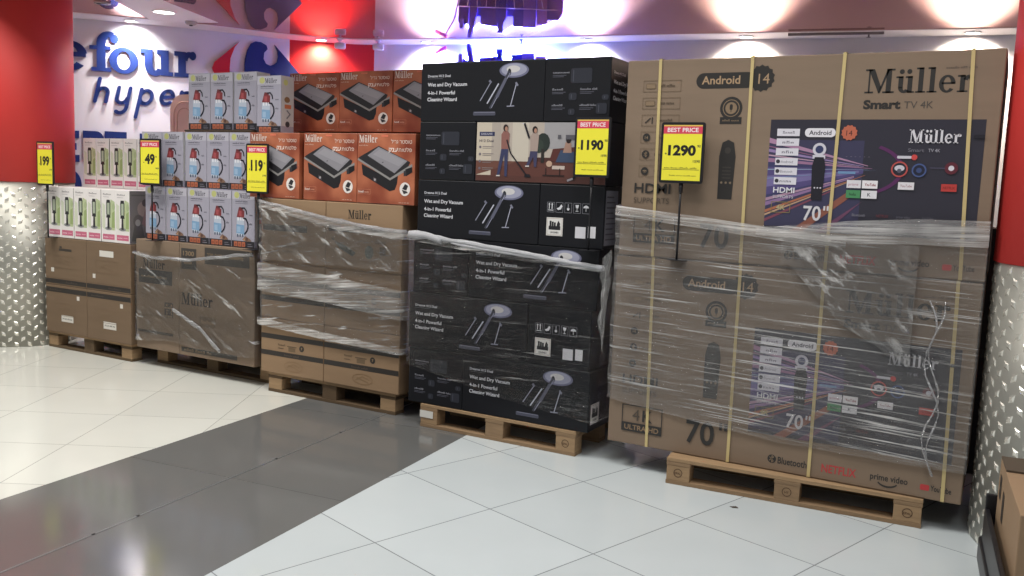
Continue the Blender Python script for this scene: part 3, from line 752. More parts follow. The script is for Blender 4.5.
    p.poly([(x0 + .222, y0 + .125), (x0 + .272, y0 + .125), (x0 + .279, y0 + .29), (x0 + .268, y0 + .335), (x0 + .226, y0 + .335), (x0 + .215, y0 + .29)], '#26242c')
    p.polys([circ(x0 + .235 + .014 * k, y0 + .185, .004, n=8) for k in range(3)], '#c9c6d0')
    p.textw('70', x0 + .19, y0 + .025, .085, .072, '#cfccd0', True).rect(x0 + .285, y0 + .075, x0 + .294, y0 + .097, '#cfccd0').rect(x0 + .301, y0 + .075, x0 + .310, y0 + .097, '#cfccd0')
    p.serif('Müller', x0 + .645, y1 - .108, .062, '#d6d4da', .82).textw('Smart', x0 + .645, y1 - .150, .07, .017, '#6a6872', True).textw('TV 4K', x0 + .732, y1 - .150, .05, .016, '#a8a6b0')
    p.textw('• • • • • •', x0 + .37, y1 - .18, .11, .006, '#77707e')
    # gauges and tiles
    p.poly(rrect(x0 + .60, y0 + .335, x0 + .665, y0 + .348, .006), '#c9c6d0').poly(circ(x0 + .675, y0 + .342, .013), '#c94a48')
    p.poly(circ(x0 + .615, y0 + .285, .037), '#b5524e').poly(circ(x0 + .615, y0 + .285, .030), '#2c2a34').poly(circ(x0 + .615, y0 + .290, .022, .014), '#c9c6d0').poly(circ(x0 + .615, y0 + .278, .010), '#5a5866')
    p.poly(circ(x0 + .70, y0 + .282, .032), '#4a5a88').poly(circ(x0 + .70, y0 + .282, .025), '#26283a').poly(circ(x0 + .70, y0 + .282, .012), '#3f4d78')
    p.poly(circ(x0 + .835, y0 + .295, .028), '#5f2a35').poly(circ(x0 + .835, y0 + .295, .012), '#d5d2da').rect(x0 + .745, y0 + .293, x0 + .81, y0 + .296, '#55536a')
    p.rect(x0 + .385, y0 + .19, x0 + .45, y0 + .228, '#d9d5da').rect(x0 + .455, y0 + .19, x0 + .525, y0 + .228, '#e6e2e4').textw('prime', x0 + .393, y0 + .202, .045, .013, '#b07088').textw('YouTube', x0 + .467, y0 + .202, .05, .013, '#8a3038', True)
    p.rect(x0 + .385, y0 + .142, x0 + .45, y0 + .180, '#4c8a5c').rect(x0 + .455, y0 + .142, x0 + .525, y0 + .180, '#dcdade').textw('hulu', x0 + .40, y0 + .154, .03, .014, '#2c4a34', True).text('K', x0 + .49, y0 + .153, .016, '#4a4a52', True, 'c')
    p.rect(x0 + .615, y0 + .19, x0 + .685, y0 + .225, '#dcd8dc').textw('YouTube', x0 + .625, y0 + .202, .05, .012, '#8a3038').rect(x0 + .80, y0 + .188, x0 + .865, y0 + .222, '#b8403c').textw('NETFLIX', x0 + .808, y0 + .199, .05, .012, '#7a2622', True)
    p.textw('Bluetooth', x0 + .42, y0 + .055, .06, .013, '#777580', True).textw('NETFLIX', x0 + .53, y0 + .055, .055, .013, '#6b3a40', True).textw('prime video', x0 + .62, y0 + .055, .06, .013, '#67656f').textw('YouTube', x0 + .73, y0 + .055, .05, .013, '#67656f')
    p.rect(x0 + .915, y1 - .085, x1, y1 - .07, '#26242c')
    p.build('screen_picture', t, w, d, rough=.3)

def tv_carton(label, x0, y0, z0, straps):
    w, d, h = 1.80, .78, 1.048
    t = thing('television_carton', label, 'carton', (x0 + w / 2, y0 + d / 2, z0), 0, 'television cartons')
    b = MB(); b.box((0, 0, h / 2), (w, d, h), CARD, .006)
    b.build('box_body', t)
    b = MB()
    b.box((-w * .24, -.02, h + .0015), (w * .47, d * .47, .003), CARD, 0); b.box((w * .25, -.02, h + .001), (w * .46, d * .5, .002), CARD, 0)
    b.build('top_flap', t)
    tv_art(t, w, d, h)
    for a, c in straps:
        o = 0.0052; f = -d / 2 - o
        b = MB()
        for (p, q) in (((a, f, h + .006), (c, f, 0.002)), ((a, f, h + .006), (a, d / 2, h + .006)), ((a, d / 2 + .004, h + .006), (a, d / 2 + .004, 0))):
            P, Q = Vector((p[0] - w / 2, p[1], p[2])), Vector((q[0] - w / 2, q[1], q[2]))
            hw = Vector((.008, 0, 0)); n = Vector((0, .0012, 0)) if abs(p[1] - q[1]) < .01 else Vector((0, 0, -.0012))
            b.add([P - hw, P + hw, Q + hw, Q - hw, P - hw + n, P + hw + n, Q + hw + n, Q - hw + n], [[0, 1, 2, 3], [7, 6, 5, 4], [0, 4, 5, 1], [2, 6, 7, 3], [0, 3, 7, 4], [1, 5, 6, 2]], STRAP)
        b.build('strap', t)
    return t
tv_carton('lower of the two huge brown television cartons, standing on the pallet', -1.89, 4.592, .1455, [(.215, .235), (.69, .69), (1.105, 1.105), (1.70, 1.72)])
tv_carton('upper of the two huge brown television cartons, behind the 1290 price sign', -1.885, 4.60, 1.201, [(.185, .20), (.672, .68), (1.115, 1.10), (1.665, 1.70)])

t = thing('added_dark_carton', 'added dark carton darkening the gap between the television cartons and the right pillar', 'carton', (-.10, 5.95, 0))  # unseen carton, added to darken the gap beside the pillar
box_body(1.1, .5, 1.42, mat('added_dark_board', '#2a2624', .7), 'box_body', t, .005)
b = MB(); b.box((0, -.2506, .71), (1.1, .001, .05), mat('added_dark_tape', '#3a332d', .4)); b.build('tape', t)

# ------------------------------------------------------------------ vacuum cartons
def accessory_grid(p, u0, v0, w, h):
    for (a, c, nm) in ((.12, .74, 'Accessories'), (.12, .42, 'Brush'), (.55, .42, 'Charging Base'), (.12, .12, 'Roller'), (.55, .12, 'Cleaning Fluid')):
        x, y = u0 + a * w, v0 + c * h
        p.textw(nm, x, y + .02, .07 if len(nm) < 8 else .105, .011, '#9a9aa4', True).rect(x, y + .008, x + .085, y + .011, '#5a5a66').rect(x, y, x + .07, y + .003, '#5a5a66')
    for (a, c, aa, cc) in ((.40, .62, .72, .90), (.38, .30, .50, .44), (.88, .30, .98, .40), (.38, .02, .48, .14), (.80, .04, .96, .24)):
        p.poly(rrect(u0 + a * w, v0 + c * h, u0 + aa * w, v0 + cc * h, .012), '#262832')
        p.line([(u0 + (a + .04) * w, v0 + (c + .03) * h), (u0 + (a + .04) * w, v0 + (cc - .03) * h)], .004, '#4c4e5a')
def vac_text(p, u0, v0):
    p.textw('Dreame H12 Dual', u0, v0 + .262, .165, .015, '#c8c8d0', True).rect(u0, v0 + .252, u0 + .11, v0 + .2535, '#7a7a84')
    p.textw('Wet and Dry Vacuum', u0, v0 + .207, .285, .022, '#d8d8de', True)
    p.textw('4-in-1 Powerful', u0, v0 + .158, .20, .022, '#d8d8de', True).textw('Cleaning Wizard', u0, v0 + .118, .215, .022, '#d8d8de', True)
def vac_pic(p, u0, v0):
    p.poly(circ(u0, v0 + .295, .098, .043, 32), '#6a6b84').poly(circ(u0, v0 + .298, .085, .036, 32), '#9a9bb0').poly(circ(u0 - .005, v0 + .302, .045, .02, 24), '#c9c6c6').poly(circ(u0 - .03, v0 + .285, .012, .02, 14), '#23242c')
    p.line([(u0 - .03, v0 + .29), (u0 - .155, v0 + .075)], .016, '#3c3d4a').line([(u0 - .025, v0 + .28), (u0 - .145, v0 + .08)], .004, '#9a9bb0')
    p.line([(u0 - .05, v0 + .25), (u0 - .11, v0 + .14)], .018, '#5b5c6e').line([(u0 - .10, v0 + .22), (u0 - .175, v0 + .105)], .008, '#b9bac8')
    p.line([(u0 - .15, v0 + .235), (u0 - .225, v0 + .12)], .006, '#8e8fa0').line([(u0 - .165, v0 + .24), (u0 - .15, v0 + .225)], .014, '#6d6e80')
    p.line([(u0 + .02, v0 + .22), (u0 - .015, v0 + .09)], .006, '#a0a1b2').line([(u0 + .015, v0 + .225), (u0 + .03, v0 + .205)], .012, '#7a7b8c').line([(u0 - .04, v0 + .088), (u0 + .01, v0 + .09)], .006, '#8f90a2')
    p.poly(rrect(u0 - .27, v0 + .035, u0 - .115, v0 + .058, .006), '#474857').rect(u0 - .262, v0 + .052, u0 - .12, v0 + .056, '#777889')
def care_icons(p, u0, v0):
    for k in range(5):
        x = u0 + k * .056; p.frame(x, v0, x + .046, v0 + .058, .002, '#8a8a92')
        if k == 0: p.polys([rect(x + .011, v0 + .018, x + .016, v0 + .045), rect(x + .029, v0 + .018, x + .034, v0 + .045), rect(x + .006, v0 + .010, x + .04, v0 + .014)] + [[(x + a, v0 + .044), (x + a + .014, v0 + .044), (x + a + .007, v0 + .053)] for a in (.0065, .0245)], '#d5d5da')
        if k == 1: p.poly([(x + .006, v0 + .024), (x + .022, v0 + .030), (x + .034, v0 + .048), (x + .042, v0 + .036), (x + .032, v0 + .018), (x + .014, v0 + .014)], '#d5d5da')
        if k == 2: p.poly(circ(x + .023, v0 + .022, .008), '#d5d5da').rect(x + .020, v0 + .026, x + .026, v0 + .05, '#8a8a92')
        if k == 3: p.poly([(x + .012, v0 + .048), (x + .034, v0 + .048), (x + .030, v0 + .030), (x + .016, v0 + .030)], '#d5d5da').rect(x + .0215, v0 + .014, x + .0245, v0 + .031, '#d5d5da').rect(x + .014, v0 + .011, x + .032, v0 + .014, '#d5d5da')
        if k == 4: p.poly(circ(x + .023, v0 + .032, .017, .015, 12, 0, 180), '#d5d5da').rect(x + .0215, v0 + .012, x + .0245, v0 + .034, '#d5d5da')
def battery_label(p, u0, v0, s=.105):
    p.rect(u0, v0, u0 + s, v0 + s, '#d8d6d2').frame(u0 + .004, v0 + .004, u0 + s - .004, v0 + s - .004, .003, '#b8a8a0')
    k = s / .105
    p.polys([rect(u0 + a * k, v0 + .040 * k, u0 + (a + .012) * k, v0 + (.085 - .004 * (i % 3)) * k) for i, a in enumerate((.020, .034, .048))], '#1c1c20')
    p.rect(u0 + .015 * k, v0 + .034 * k, u0 + .09 * k, v0 + .056 * k, '#1c1c20').poly([(u0 + .066 * k, v0 + .056 * k), (u0 + .086 * k, v0 + .056 * k), (u0 + .088 * k, v0 + .07 * k), (u0 + .076 * k, v0 + .088 * k), (u0 + .068 * k, v0 + .07 * k)], '#1c1c20')
    p.textw('UN3481', u0 + .026 * k, v0 + .014 * k, .052 * k, .011 * k, '#2a2a2e', True)
LW, EW, VH = .86, .408, .354
def vac_box(label, x0, y0, z0, kind, group='vacuum cartons'):
    end = kind in ('grid', 'care'); w, d = (EW, LW) if end else (LW, .80)
    t = thing('vacuum_carton', label, 'carton', (x0 + w / 2, y0 + d / 2, z0), 0, group)
    box_body(w, d, VH, BLACKBOX, 'box_body', t, .005)
    if kind == 'grid':
        p = Print(); accessory_grid(p, 0, .03, w, VH - .06); p.build('accessory_print', t, w, d)
    elif kind == 'care':
        p = Print(); care_icons(p, .05, .195); p.build('care_symbols', t, w, d)
        p = Print(); battery_label(p, .05, .06); p.build('battery_label', t, w, d)
        p = Print(); p.rect(.235, .055, .30, .12, '#cfcdd2'); p.build('sticker', t, w, d)
        p = Print(); p.rect(.315, .06, .362, .125, '#d6d4d8'); p.build('sticker', t, w, d)
    elif kind == 'text':
        p = Print(); vac_text(p, .05, .005); p.build('lettering', t, w, d)
        p = Print(); vac_pic(p, .655, .0); p.build('product_picture', t, w, d)
    elif kind == 'photo':
        p = Print(); W, H = w - .012, VH - .012; o = .006
        p.rect(o, .04, w - o, VH - .004, '#b3a79c').rect(o, o, w - o, .125, '#5e3a33').rect(.30, .125, w - o, .15, '#4d302c')
        p.rect(o, .04, .11, VH - .004, '#c3b7a6').rect(.25, .125, .36, VH - .004, '#c2b9ab').rect(.46, .2, .84, VH - .004, '#9d9a9c').rect(.11, .125, .17, VH - .004, '#aa9f95')
        p.poly([(o, .04), (.30, .125), (o, .125)], '#6b463c').rect(o, o, w - o, .04, '#563630')
        p.rect(.025, .27, .13, .295, '#2c3050').textw('DREAME', .035, .277, .08, .012, '#a9a8b4', True).textw('H12 Dual', .025, .235, .10, .015, '#4a4650', True)
        for k in range(4): p.poly(circ(.032, .205 - .042 * k, .008), '#6d6670').rect(.05, .206 - .042 * k, .125, .210 - .042 * k, '#857c7c').rect(.05, .197 - .042 * k, .11, .200 - .042 * k, '#857c7c')
        # plant, sofa, people, vacuum
        p.poly(circ(.455, .235, .045, .055, 14), '#2d3430').poly(circ(.43, .215, .03, .04, 12), '#363f38').rect(.445, .12, .465, .2, '#2f2a28')
        p.poly([(.50, .13), (.78, .12), (.80, .19), (.74, .22), (.52, .20)], '#57302c').poly([(.66, .09), (.84, .08), (.84, .17), (.70, .19)], '#4a2826')
        p.poly([(.54, .125), (.66, .125), (.655, .185), (.57, .195)], '#3d4a63').poly([(.585, .18), (.64, .18), (.635, .235), (.60, .24)], '#a07f70').poly(circ(.618, .252, .016, .02, 12), '#2a1f1e').poly([(.66, .14), (.71, .175), (.735, .165), (.68, .125)], '#b08f80')
        p.poly(circ(.735, .195, .022, .024, 12), '#3c2220').rect(.52, .085, .60, .105, '#c0b0a6').poly(circ(.50, .115, .02, .018, 10), '#b89a86').line([(.48, .05), (.48, .09)], .005, '#241c1c').line([(.57, .045), (.57, .09)], .005, '#241c1c').rect(.46, .045, .60, .052, '#2c201f')
        def person(x, top, cl, leg, hh=.30, sh=.035):
            p.poly([(x - .026, top - .14), (x + .022, top - .14), (x + .028, top - .05), (x + .012, top - .035), (x - .014, top - .035), (x - .028, top - .055)], cl)
            p.poly([(x - .026, top - .14), (x + .022, top - .14), (x + .018, top - hh), (x + .002, top - hh), (x - .004, top - .17), (x - .035, top - hh), (x - .052, top - hh), (x - .03, top - .17)], leg)
            p.poly(circ(x, top - .017, .017, .021, 12), '#241a1c').poly(circ(x + .004, top - .022, .010, .014, 10), '#a9806e').poly([(x - .055, top - hh), (x - .03, top - hh), (x - .03, top - hh + .008), (x - .055, top - hh + .006)], '#cfc8c4')
        person(.205, .335, '#8a5f57', '#3a3d5c'); person(.40, .325, '#a39188', '#42405c', .23); person(.80, .325, '#b59a72', '#3a3a4c', .26)
        p.line([(.215, .25), (.245, .17), (.355, .045)], .008, '#1f1d24').poly([(.34, .035), (.385, .035), (.375, .052), (.345, .052)], '#1c1a20')
        p.line([(.33, .345), (.365, .26)], .012, '#1f1d24').line([(.70, .11), (.655, .03)], .014, '#17151a').line([(.655, .035), (.62, .022)], .012, '#8f8b92').rect(.60, .255, .66, .28, '#5a585e').poly([(.55, .26), (.57, .26), (.57, .28), (.55, .28)], '#5a585e')
        p.build('room_photo', t, w, d, rough=.3)
    return t
yB = 4.626
z = [.151 + i * .3555 for i in range(6)]
def side_print(t, w, d, kind):
    p = Print()
    if kind == 'text': vac_text(p, .04, .005)
    if kind == 'battery': battery_label(p, .03, .04, .12)
    if kind == 'list':
        p.rect(.015, .02, .19, .33, '#6f6f78')
        for k in range(9): p.rect(.03, .05 + .03 * k, .17 - .02 * (k % 3), .058 + .03 * k, '#3a3a42')
    p.build('side_print', t, w, d, 'right')
vac_box('bottom-left black vacuum carton showing its accessory end, on the pallet', -3.30, yB, z[0], 'grid')
t = vac_box('bottom-right black vacuum carton with white lettering, on the pallet', -2.889, yB, z[0], 'text'); side_print(t, LW, .80, 'battery')
vac_box('second-layer left black vacuum carton with white lettering under the film', -3.31, yB, z[1], 'text')
vac_box('second-layer right black vacuum carton with care symbols and stickers, under the film', -2.447, yB + .004, z[1], 'care')
vac_box('third-layer left black vacuum carton showing its accessory end under the film', -3.285, yB, z[2], 'grid')
vac_box('third-layer right black vacuum carton with lettering, behind the white film edge', -2.873, yB + .004, z[2], 'text')
vac_box('fourth-layer left black vacuum carton with lettering, just above the film', -3.265, yB, z[3], 'text')
t = vac_box('fourth-layer right black vacuum carton with care symbols, under the 1190 price sign', -2.402, yB, z[3], 'care'); side_print(t, EW, LW, 'list')
vac_box('fifth-layer left black vacuum carton showing its accessory end, beside the family photo', -3.262, yB, z[4], 'grid')
t = vac_box('black vacuum carton with the wide colour photo of people cleaning a room', -2.851, yB, z[4], 'photo')
vac_box('topmost left black vacuum carton with white lettering below the blue light', -3.262, yB, z[5], 'text')
t = vac_box('topmost right black vacuum carton showing its accessory end', -2.399, yB - .004, z[5], 'grid'); side_print(t, EW, LW, 'text')
# white tape streak on the bottom carton
# ------------------------------------------------------------------ toaster cartons (brown) with boxed grills on top
def brown_carton(name, label, x0, x1, y0, z0, h, d, m, group, art=None, art_name='printed_marks'):
    w = x1 - x0
    t = thing(name, label, 'carton', ((x0 + x1) / 2, y0 + d / 2, z0), 0, group)
    box_body(w, d, h, m, 'box_body', t, .005)
    if art:
        p = Print(); art(p, w, h); p.build(art_name, t, w, d)
    return t
DK = '#2a2420'; MD = '#5a4836'; BR = '#6d5840'
def art_banded(p, w, h):
    for v in (.115, .225): p.rect(.002, v * h / .36, w - .002, (v + .032) * h / .36, DK)
    p.textw('TOASTER GRILL', w * .38, .124 * h / .36, .14, .012, '#5a4a3c', True)
    y = .17 * h / .36
    p.textw('MODEL', w * .28, y + .018, .07, .014, MD, True).textw('220-240V', w * .28, y - .004, .055, .011, MD).rect(w * .45, y - .014, w * .56, y + .014, BR).rect(w * .43, y + .018, w * .58, y + .024, MD).poly(circ(w * .66, y + .018, .022), DK).text('7', w * .66, y + .009, .018, '#a88862', True, 'c')
    cx, cy = w * .53, .06 * h / .36
    p.polys(ribbon(circ(cx, cy, .085, .035, 22) + [(cx + .085, cy)], .004, False), '#8a6d4c').line([(cx - .06, cy - .01), (cx, cy + .02), (cx + .06, cy)], .004, '#8a6d4c').line([(cx - .05, cy + .01), (cx + .05, cy - .018)], .004, '#8a6d4c')
def art_top(p, w, h):
    p.serif('Müller', w * .30, h - .105, .058, DK, .78)
    p.rect(w * .04, h * .56, w * .80, h * .655, '#3a3634').textw('HALOGEN GRILL', w * .10, h * .585, w * .5, .018, '#9a8468', True)
    cx, cy = w * .32, h * .33
    p.poly([(cx - .13, cy + .04), (cx - .03, cy + .015), (cx + .06, cy - .03), (cx + .03, cy - .055), (cx - .08, cy - .01)], '#4c5049').poly(circ(cx + .17, cy - .02, .035, .045, 16), '#5d635a').line([(cx - .13, cy + .045), (cx - .15, cy + .06)], .01, '#4c5049')
    p.rect(w * .72, h * .26, w * .80, h * .38, MD).textw('2000W', w * .66, h * .42, .09, .02, MD)
def art_left(p, w, h):
    p.rect(w * .02, h * .50, w * .72, h * .60, '#3a3634').textw('SANDWICH', w * .3, h * .24, .14, .024, MD, True).textw('TOASTER', w * .34, h * .17, .10, .02, MD)
XS = -4.085
yG = 4.711
G = 'wrapped brown toaster cartons'
for i, (z0, h, nm) in enumerate(((.1455, .398, 'bottom'), (.546, .398, 'middle'))):
    brown_carton('toaster_carton', nm + '-row left brown carton with two black bands in the wrapped toaster stack', -4.675, XS - .002, yG, z0, h, .76, CARD_L, G, art_banded)
    brown_carton('toaster_carton', nm + '-row right brown carton with two black bands in the wrapped toaster stack', XS + .002, -3.44, yG, z0, h, .76, CARD_L, G, art_banded)
brown_carton('toaster_carton', 'top-row left brown carton under the film, below the boxed grills', -4.675, XS - .002, yG, .9465, .452, .76, CARD_L, G, art_left)
brown_carton('toaster_carton', 'top-row right brown carton lettered above the film, below the boxed grills', XS + .002, -3.44, yG, .9465, .452, .76, CARD_L, G, art_top)

def grill_mat():
    m = bpy.data.materials.new('orange_brown_print'); m.use_nodes = True; nt = m.node_tree; b = nt.nodes['Principled BSDF']; L = nt.links.new
    tc = nt.nodes.new('ShaderNodeTexCoord'); nz = nt.nodes.new('ShaderNodeTexNoise'); nz.inputs['Scale'].default_value = 4.5; nz.inputs['Detail'].default_value = 2
    cr = nt.nodes.new('ShaderNodeValToRGB'); cr.color_ramp.elements[0].position = .36; cr.color_ramp.elements[0].color = rgb('#843d2a'); cr.color_ramp.elements[1].position = .68; cr.color_ramp.elements[1].color = rgb('#bd7252')
    L(tc.outputs['Object'], nz.inputs['Vector']); L(nz.outputs['Fac'], cr.inputs[0]); L(cr.outputs[0], b.inputs['Base Color']); b.inputs['Roughness'].default_value = .32
    return m
GRM = grill_mat()
GWD, GD, GHT = .468, .62, .457
def grill_box():
    t = thing('grill_box', 'x', 'box', (0, 0, 0), 0, 'boxed contact grills')
    box_body(GWD, GD, GHT, GRM, 'box_body', t, .004)
    S = lambda pts: [((x - 158) / 407 * GWD, GHT * (1 - (y - 52 - (x - 158) * .045) / 478)) for x, y in pts]
    p = Print()
    p.serif('Müller', .012, GHT - .060, .050, '#e3d5cd', .70).textw('Müller for home', .012, GHT - .082, .075, .008, '#d9b8a6')
    p.textw('לירג רטסוט', .275, GHT - .064, .165, .026, '#e3cfc4')
    p.textw('קנע', .258, GHT - .116, .07, .028, '#f1e6df', True).textw('תוטלפ', .335, GHT - .116, .105, .026, '#e3cfc4')
    p.rect(.195, GHT - .022, .25, GHT - .010, '#d9785c')
    p.frame(.010, .06, .115, .092, .0015, '#d98f74').textw('2000W', .014, .069, .045, .013, '#f0e2da', True).textw('180°', .066, .069, .035, .012, '#e0a890')
    p.textw('29 x 26 cm', .345, .012, .085, .008, '#d9b8a6')
    p.build('lettering', t, GWD, GD, rough=.32)
    p = Print()
    p.poly(S([(190, 262), (395, 372), (450, 345), (445, 400), (430, 442), (395, 452), (200, 338)]), '#211f22')
    p.poly(S([(165, 222), (395, 358), (545, 270), (548, 292), (395, 378), (160, 234)]), '#8f8c8a')
    p.poly(S([(310, 143), (532, 258), (520, 285), (395, 362), (165, 222), (185, 208)]), '#2a282b')
    p.poly(S([(310, 150), (512, 250), (425, 330), (232, 206)]), '#8d8a90').poly(S([(320, 165), (495, 250), (455, 285), (270, 200)]), '#98959b')
    p.poly(S([(500, 305), (545, 290), (548, 325), (505, 352)]), '#1c1a1d').poly(S([(488, 318), (505, 310), (508, 345), (490, 352)]), '#39363a')
    p.poly(S([(275, 352), (300, 366), (300, 392), (275, 378)]), '#4a4246').poly(circ(*S([(288, 372)])[0], .008), '#a8a4a6').poly(S([(335, 255), (345, 250), (348, 256), (338, 261)]), '#55525a')
    c = S([(500, 438)])[0]
    p.poly(circ(c[0], c[1], .042, .044, 24), '#e6ded9').poly([(c[0] - .022, c[1] + .0), (c[0] + .0, c[1] + .034), (c[0] + .026, c[1] + .022), (c[0] + .012, c[1] - .008)], '#2c2a2e').poly([(c[0] - .024, c[1] - .004), (c[0] + .012, c[1] - .012), (c[0] + .026, c[1] - .022), (c[0] - .008, c[1] - .032)], '#39363a')
    p.build('grill_picture', t, GWD, GD, rough=.32)
    return t
gb = grill_box()
zt = 1.402
yl = yG + .012
lay = [(-4.575, yl, zt, 'lower-row boxed grill half hidden behind the 119 price sign'), (-4.066, yl, zt, 'middle boxed grill in the lower row, on the brown toaster cartons'), (-3.587, yl - .012, zt, 'rightmost boxed grill in the lower row, next to the black vacuum cartons'),
       (-4.50, yl + .32, zt + GHT + .030, 'leftmost boxed grill in the upper row, beside the jug boxes'), (-4.03, yl + .32, zt + GHT + .030, 'middle boxed grill in the upper row, standing between two others'), (-3.555, yl + .32, zt + GHT + .030, 'upper-row boxed grill cut off by the black vacuum cartons')]
for i, (x, y, zz, lab) in enumerate(lay):
    if i == 0: gb.location = (x, y + GD / 2, zz); gb['label'] = lab
    else:
        q = dup(gb, (x, y + GD / 2, zz), lab)
        if i > 2: q.scale = (1, 1, .92)

b = MB(); b.box((-4.03, yl + .48, zt + GHT + .015), (1.40, .27, .026), mat('cardboard_dark', '#5e4a36', .8), .003)
tag(b.build('cardboard_sheet'), 'dark cardboard sheet between the lower and upper rows of boxed grills', 'cardboard')

# ------------------------------------------------------------------ tall brown cartons with jug boxes on top
yC = 4.75
def art_tall_left(p, w, h):
    p.serif('Müller', w * .16, h - .225, .072, DK, .82).rect(w * .06, h - .345, w * .84, h - .235, '#3f3a36').textw('ELECTRIC KETTLE', w * .12, h - .30, w * .6, .02, '#8a745a', True)
    p.rect(w * .66, h - .60, w * .86, h - .48, '#4a4038')
    for i in range(5):
        for j in range(5):
            if (i * 3 + j * 5 + i * j) % 3 == 0: p.rect(w * .66 + .018 * i + .004, h - .596 + .022 * j, w * .66 + .018 * i + .016, h - .582 + .022 * j, '#8a745a')
    p.rect(w * .03, .13, w * .86, .152, '#4a4038').textw('HANDLE WITH CARE', w * .1, .26, w * .5, .02, BR).line([(w * .1, .45), (w * .55, .40)], .003, BR)
def art_tall_right(p, w, h):
    p.rect(.02, h - .20, .185, h - .04, '#3f3a36').textw('1300', .04, h - .095, .12, .035, '#8a745a', True).textw('WATT', .05, h - .16, .09, .03, '#8a745a', True)
    p.rect(.275, h - .145, .74, h - .02, '#3f3a36').textw('220-240V ~ 50/60Hz', .30, h - .09, .38, .03, '#7a664e', True)
    p.serif('Müller', .02, h - .475, .092, DK, .86).rect(.22, h - .63, .39, h - .55, '#6a5844').textw('EK-1300', .235, h - .605, .14, .03, '#94795a', True)
    p.polys(ribbon(circ(.62, .27, .12, .055, 24) + [(.74, .27)], .004, False) + ribbon(circ(.62, .30, .085, .04, 20) + [(.705, .30)], .004, False), BR)
    p.rect(.02, .03, .62, .065, '#3f3a36').textw('THIS SIDE UP', .05, .037, .3, .02, '#8a745a', True).line([(.1, h - .5), (.5, h - .52)], .002, BR)
TG = 'tall wrapped brown cartons'
brown_carton('tall_carton', 'narrow left tall brown carton under the jug boxes, wrapped in film', -6.075, -5.578, yC, .1455, .874, .80, CARD, TG, art_tall_left)
brown_carton('tall_carton', 'wide right tall brown carton lettered across the middle, under the jug boxes', -5.574, -4.785, yC, .1455, .874, .80, CARD, TG, art_tall_right)
JW, JD, JH = .229, .13, .418
def jug_box():
    t = thing('jug_box', 'x', 'box', (0, 0, 0), 0, 'boxed glass jugs')
    b = MB(); b.box((0, 0, JH / 2), (JW, JD, JH), LILAC_BOX, .003); b.build('box_body', t)
    X = lambda x: (x - 243) / 197 * JW
    Yv = lambda y: JH * (1 - (y - 10) / 490)
    p = Print()
    p.rect(.002, Yv(85), JW - .002, JH - .006, '#b4b1bc').poly(circ(X(285), Yv(50), .026, .024, 16), '#b7b878')
    p.serif('Müller', X(308), Yv(76), .038, '#46444c', .70).textw('ELECTRIC KETTLE', X(272), Yv(108), .125, .010, '#5a5862', True).rect(X(272), Yv(122), X(380), Yv(119), '#77747e')
    p.textw('1.7L', X(395), Yv(222), .03, .012, '#4a4852', True).textw('LED', X(395), Yv(300), .03, .012, '#4a4852', True)
    p.build('lettering', t, JW, JD, rough=.35)
    p = Print()
    p.poly([(X(285), Yv(238)), (X(350), Yv(246)), (X(352), Yv(180)), (X(300), Yv(172))], '#7d3538').poly([(X(300), Yv(172)), (X(340), Yv(178)), (X(338), Yv(155)), (X(305), Yv(152))], '#6b3034').poly([(X(305), Yv(185)), (X(328), Yv(188)), (X(326), Yv(232)), (X(303), Yv(228))], '#a04c50')
    p.poly([(X(286), Yv(245)), (X(350), Yv(252)), (X(352), Yv(400)), (X(284), Yv(392))], '#b3bccb').poly([(X(284), Yv(300)), (X(352), Yv(306)), (X(352), Yv(384)), (X(283), Yv(376))], '#7c9fc0').poly([(X(290), Yv(318)), (X(318), Yv(320)), (X(318), Yv(370)), (X(290), Yv(366))], '#95b0cb')
    for k in range(3): p.rect(X(290 + 22 * k), Yv(408), X(300 + 22 * k), Yv(384), '#4a5568').rect(X(292 + 22 * k), Yv(268), X(306 + 22 * k), Yv(240), '#d9d9e0')
    p.polys(ribbon([(X(330), Yv(160)), (X(352), Yv(158)), (X(368), Yv(180)), (X(372), Yv(208))], .011), '#2a2830')
    p.polys(ribbon([(X(346), Yv(246)), (X(366), Yv(250)), (X(382), Yv(285)), (X(384), Yv(325)), (X(374), Yv(355)), (X(356), Yv(380))], .012), '#24232b')
    p.poly([(X(335), Yv(432)), (X(360), Yv(398)), (X(400), Yv(420)), (X(415), Yv(440)), (X(380), Yv(446))], '#7d6252').poly(circ(X(375), Yv(425), .012), '#5a3d33').poly(circ(X(352), Yv(430), .010), '#a98468')
    p.build('jug_picture', t, JW, JD, rough=.35)
    p = Print(); p.rect(.001, .0015, JW - .001, .048, '#28252b')
    for k in range(3): p.rect(.022 + .040 * k, .006, .056 + .040 * k, .042, '#b06447').rect(.030 + .040 * k, .014, .048 + .040 * k, .030, '#8a4632')
    p.rect(.160, .010, .21, .016, '#77747e').rect(.160, .026, .20, .030, '#77747e')
    p.build('feature_strip', t, JW, JD, rough=.35)
    p = Print(); p.rect(.004, .05, JD - .004, JH - .004, '#c3c2c0').poly(circ(.045, .37, .022), '#c8ca80').poly(circ(.06, .245, .028, .022), '#8a6a4a').rect(.035, .18, .10, .21, '#c8744e').polys(ribbon([(.06, .165), (.09, .14), (.06, .11)], .012), '#7a7c84').poly(circ(.065, .065, .022), '#3a3a40')
    p.build('side_picture', t, JW, JD, 'right', rough=.35)
    return t
jb = jug_box()
z1 = 1.0225; z2 = z1 + JH + .004
P_ = []
names5 = ['leftmost', 'second from left', 'middle', 'second from right', 'rightmost']
for i, x in enumerate((-5.876, -5.638, -5.396, -5.162, -4.926)):
    P_.append((x, 4.775, z1, names5[i] + ' boxed jug in the bottom row, standing on the brown cartons'))
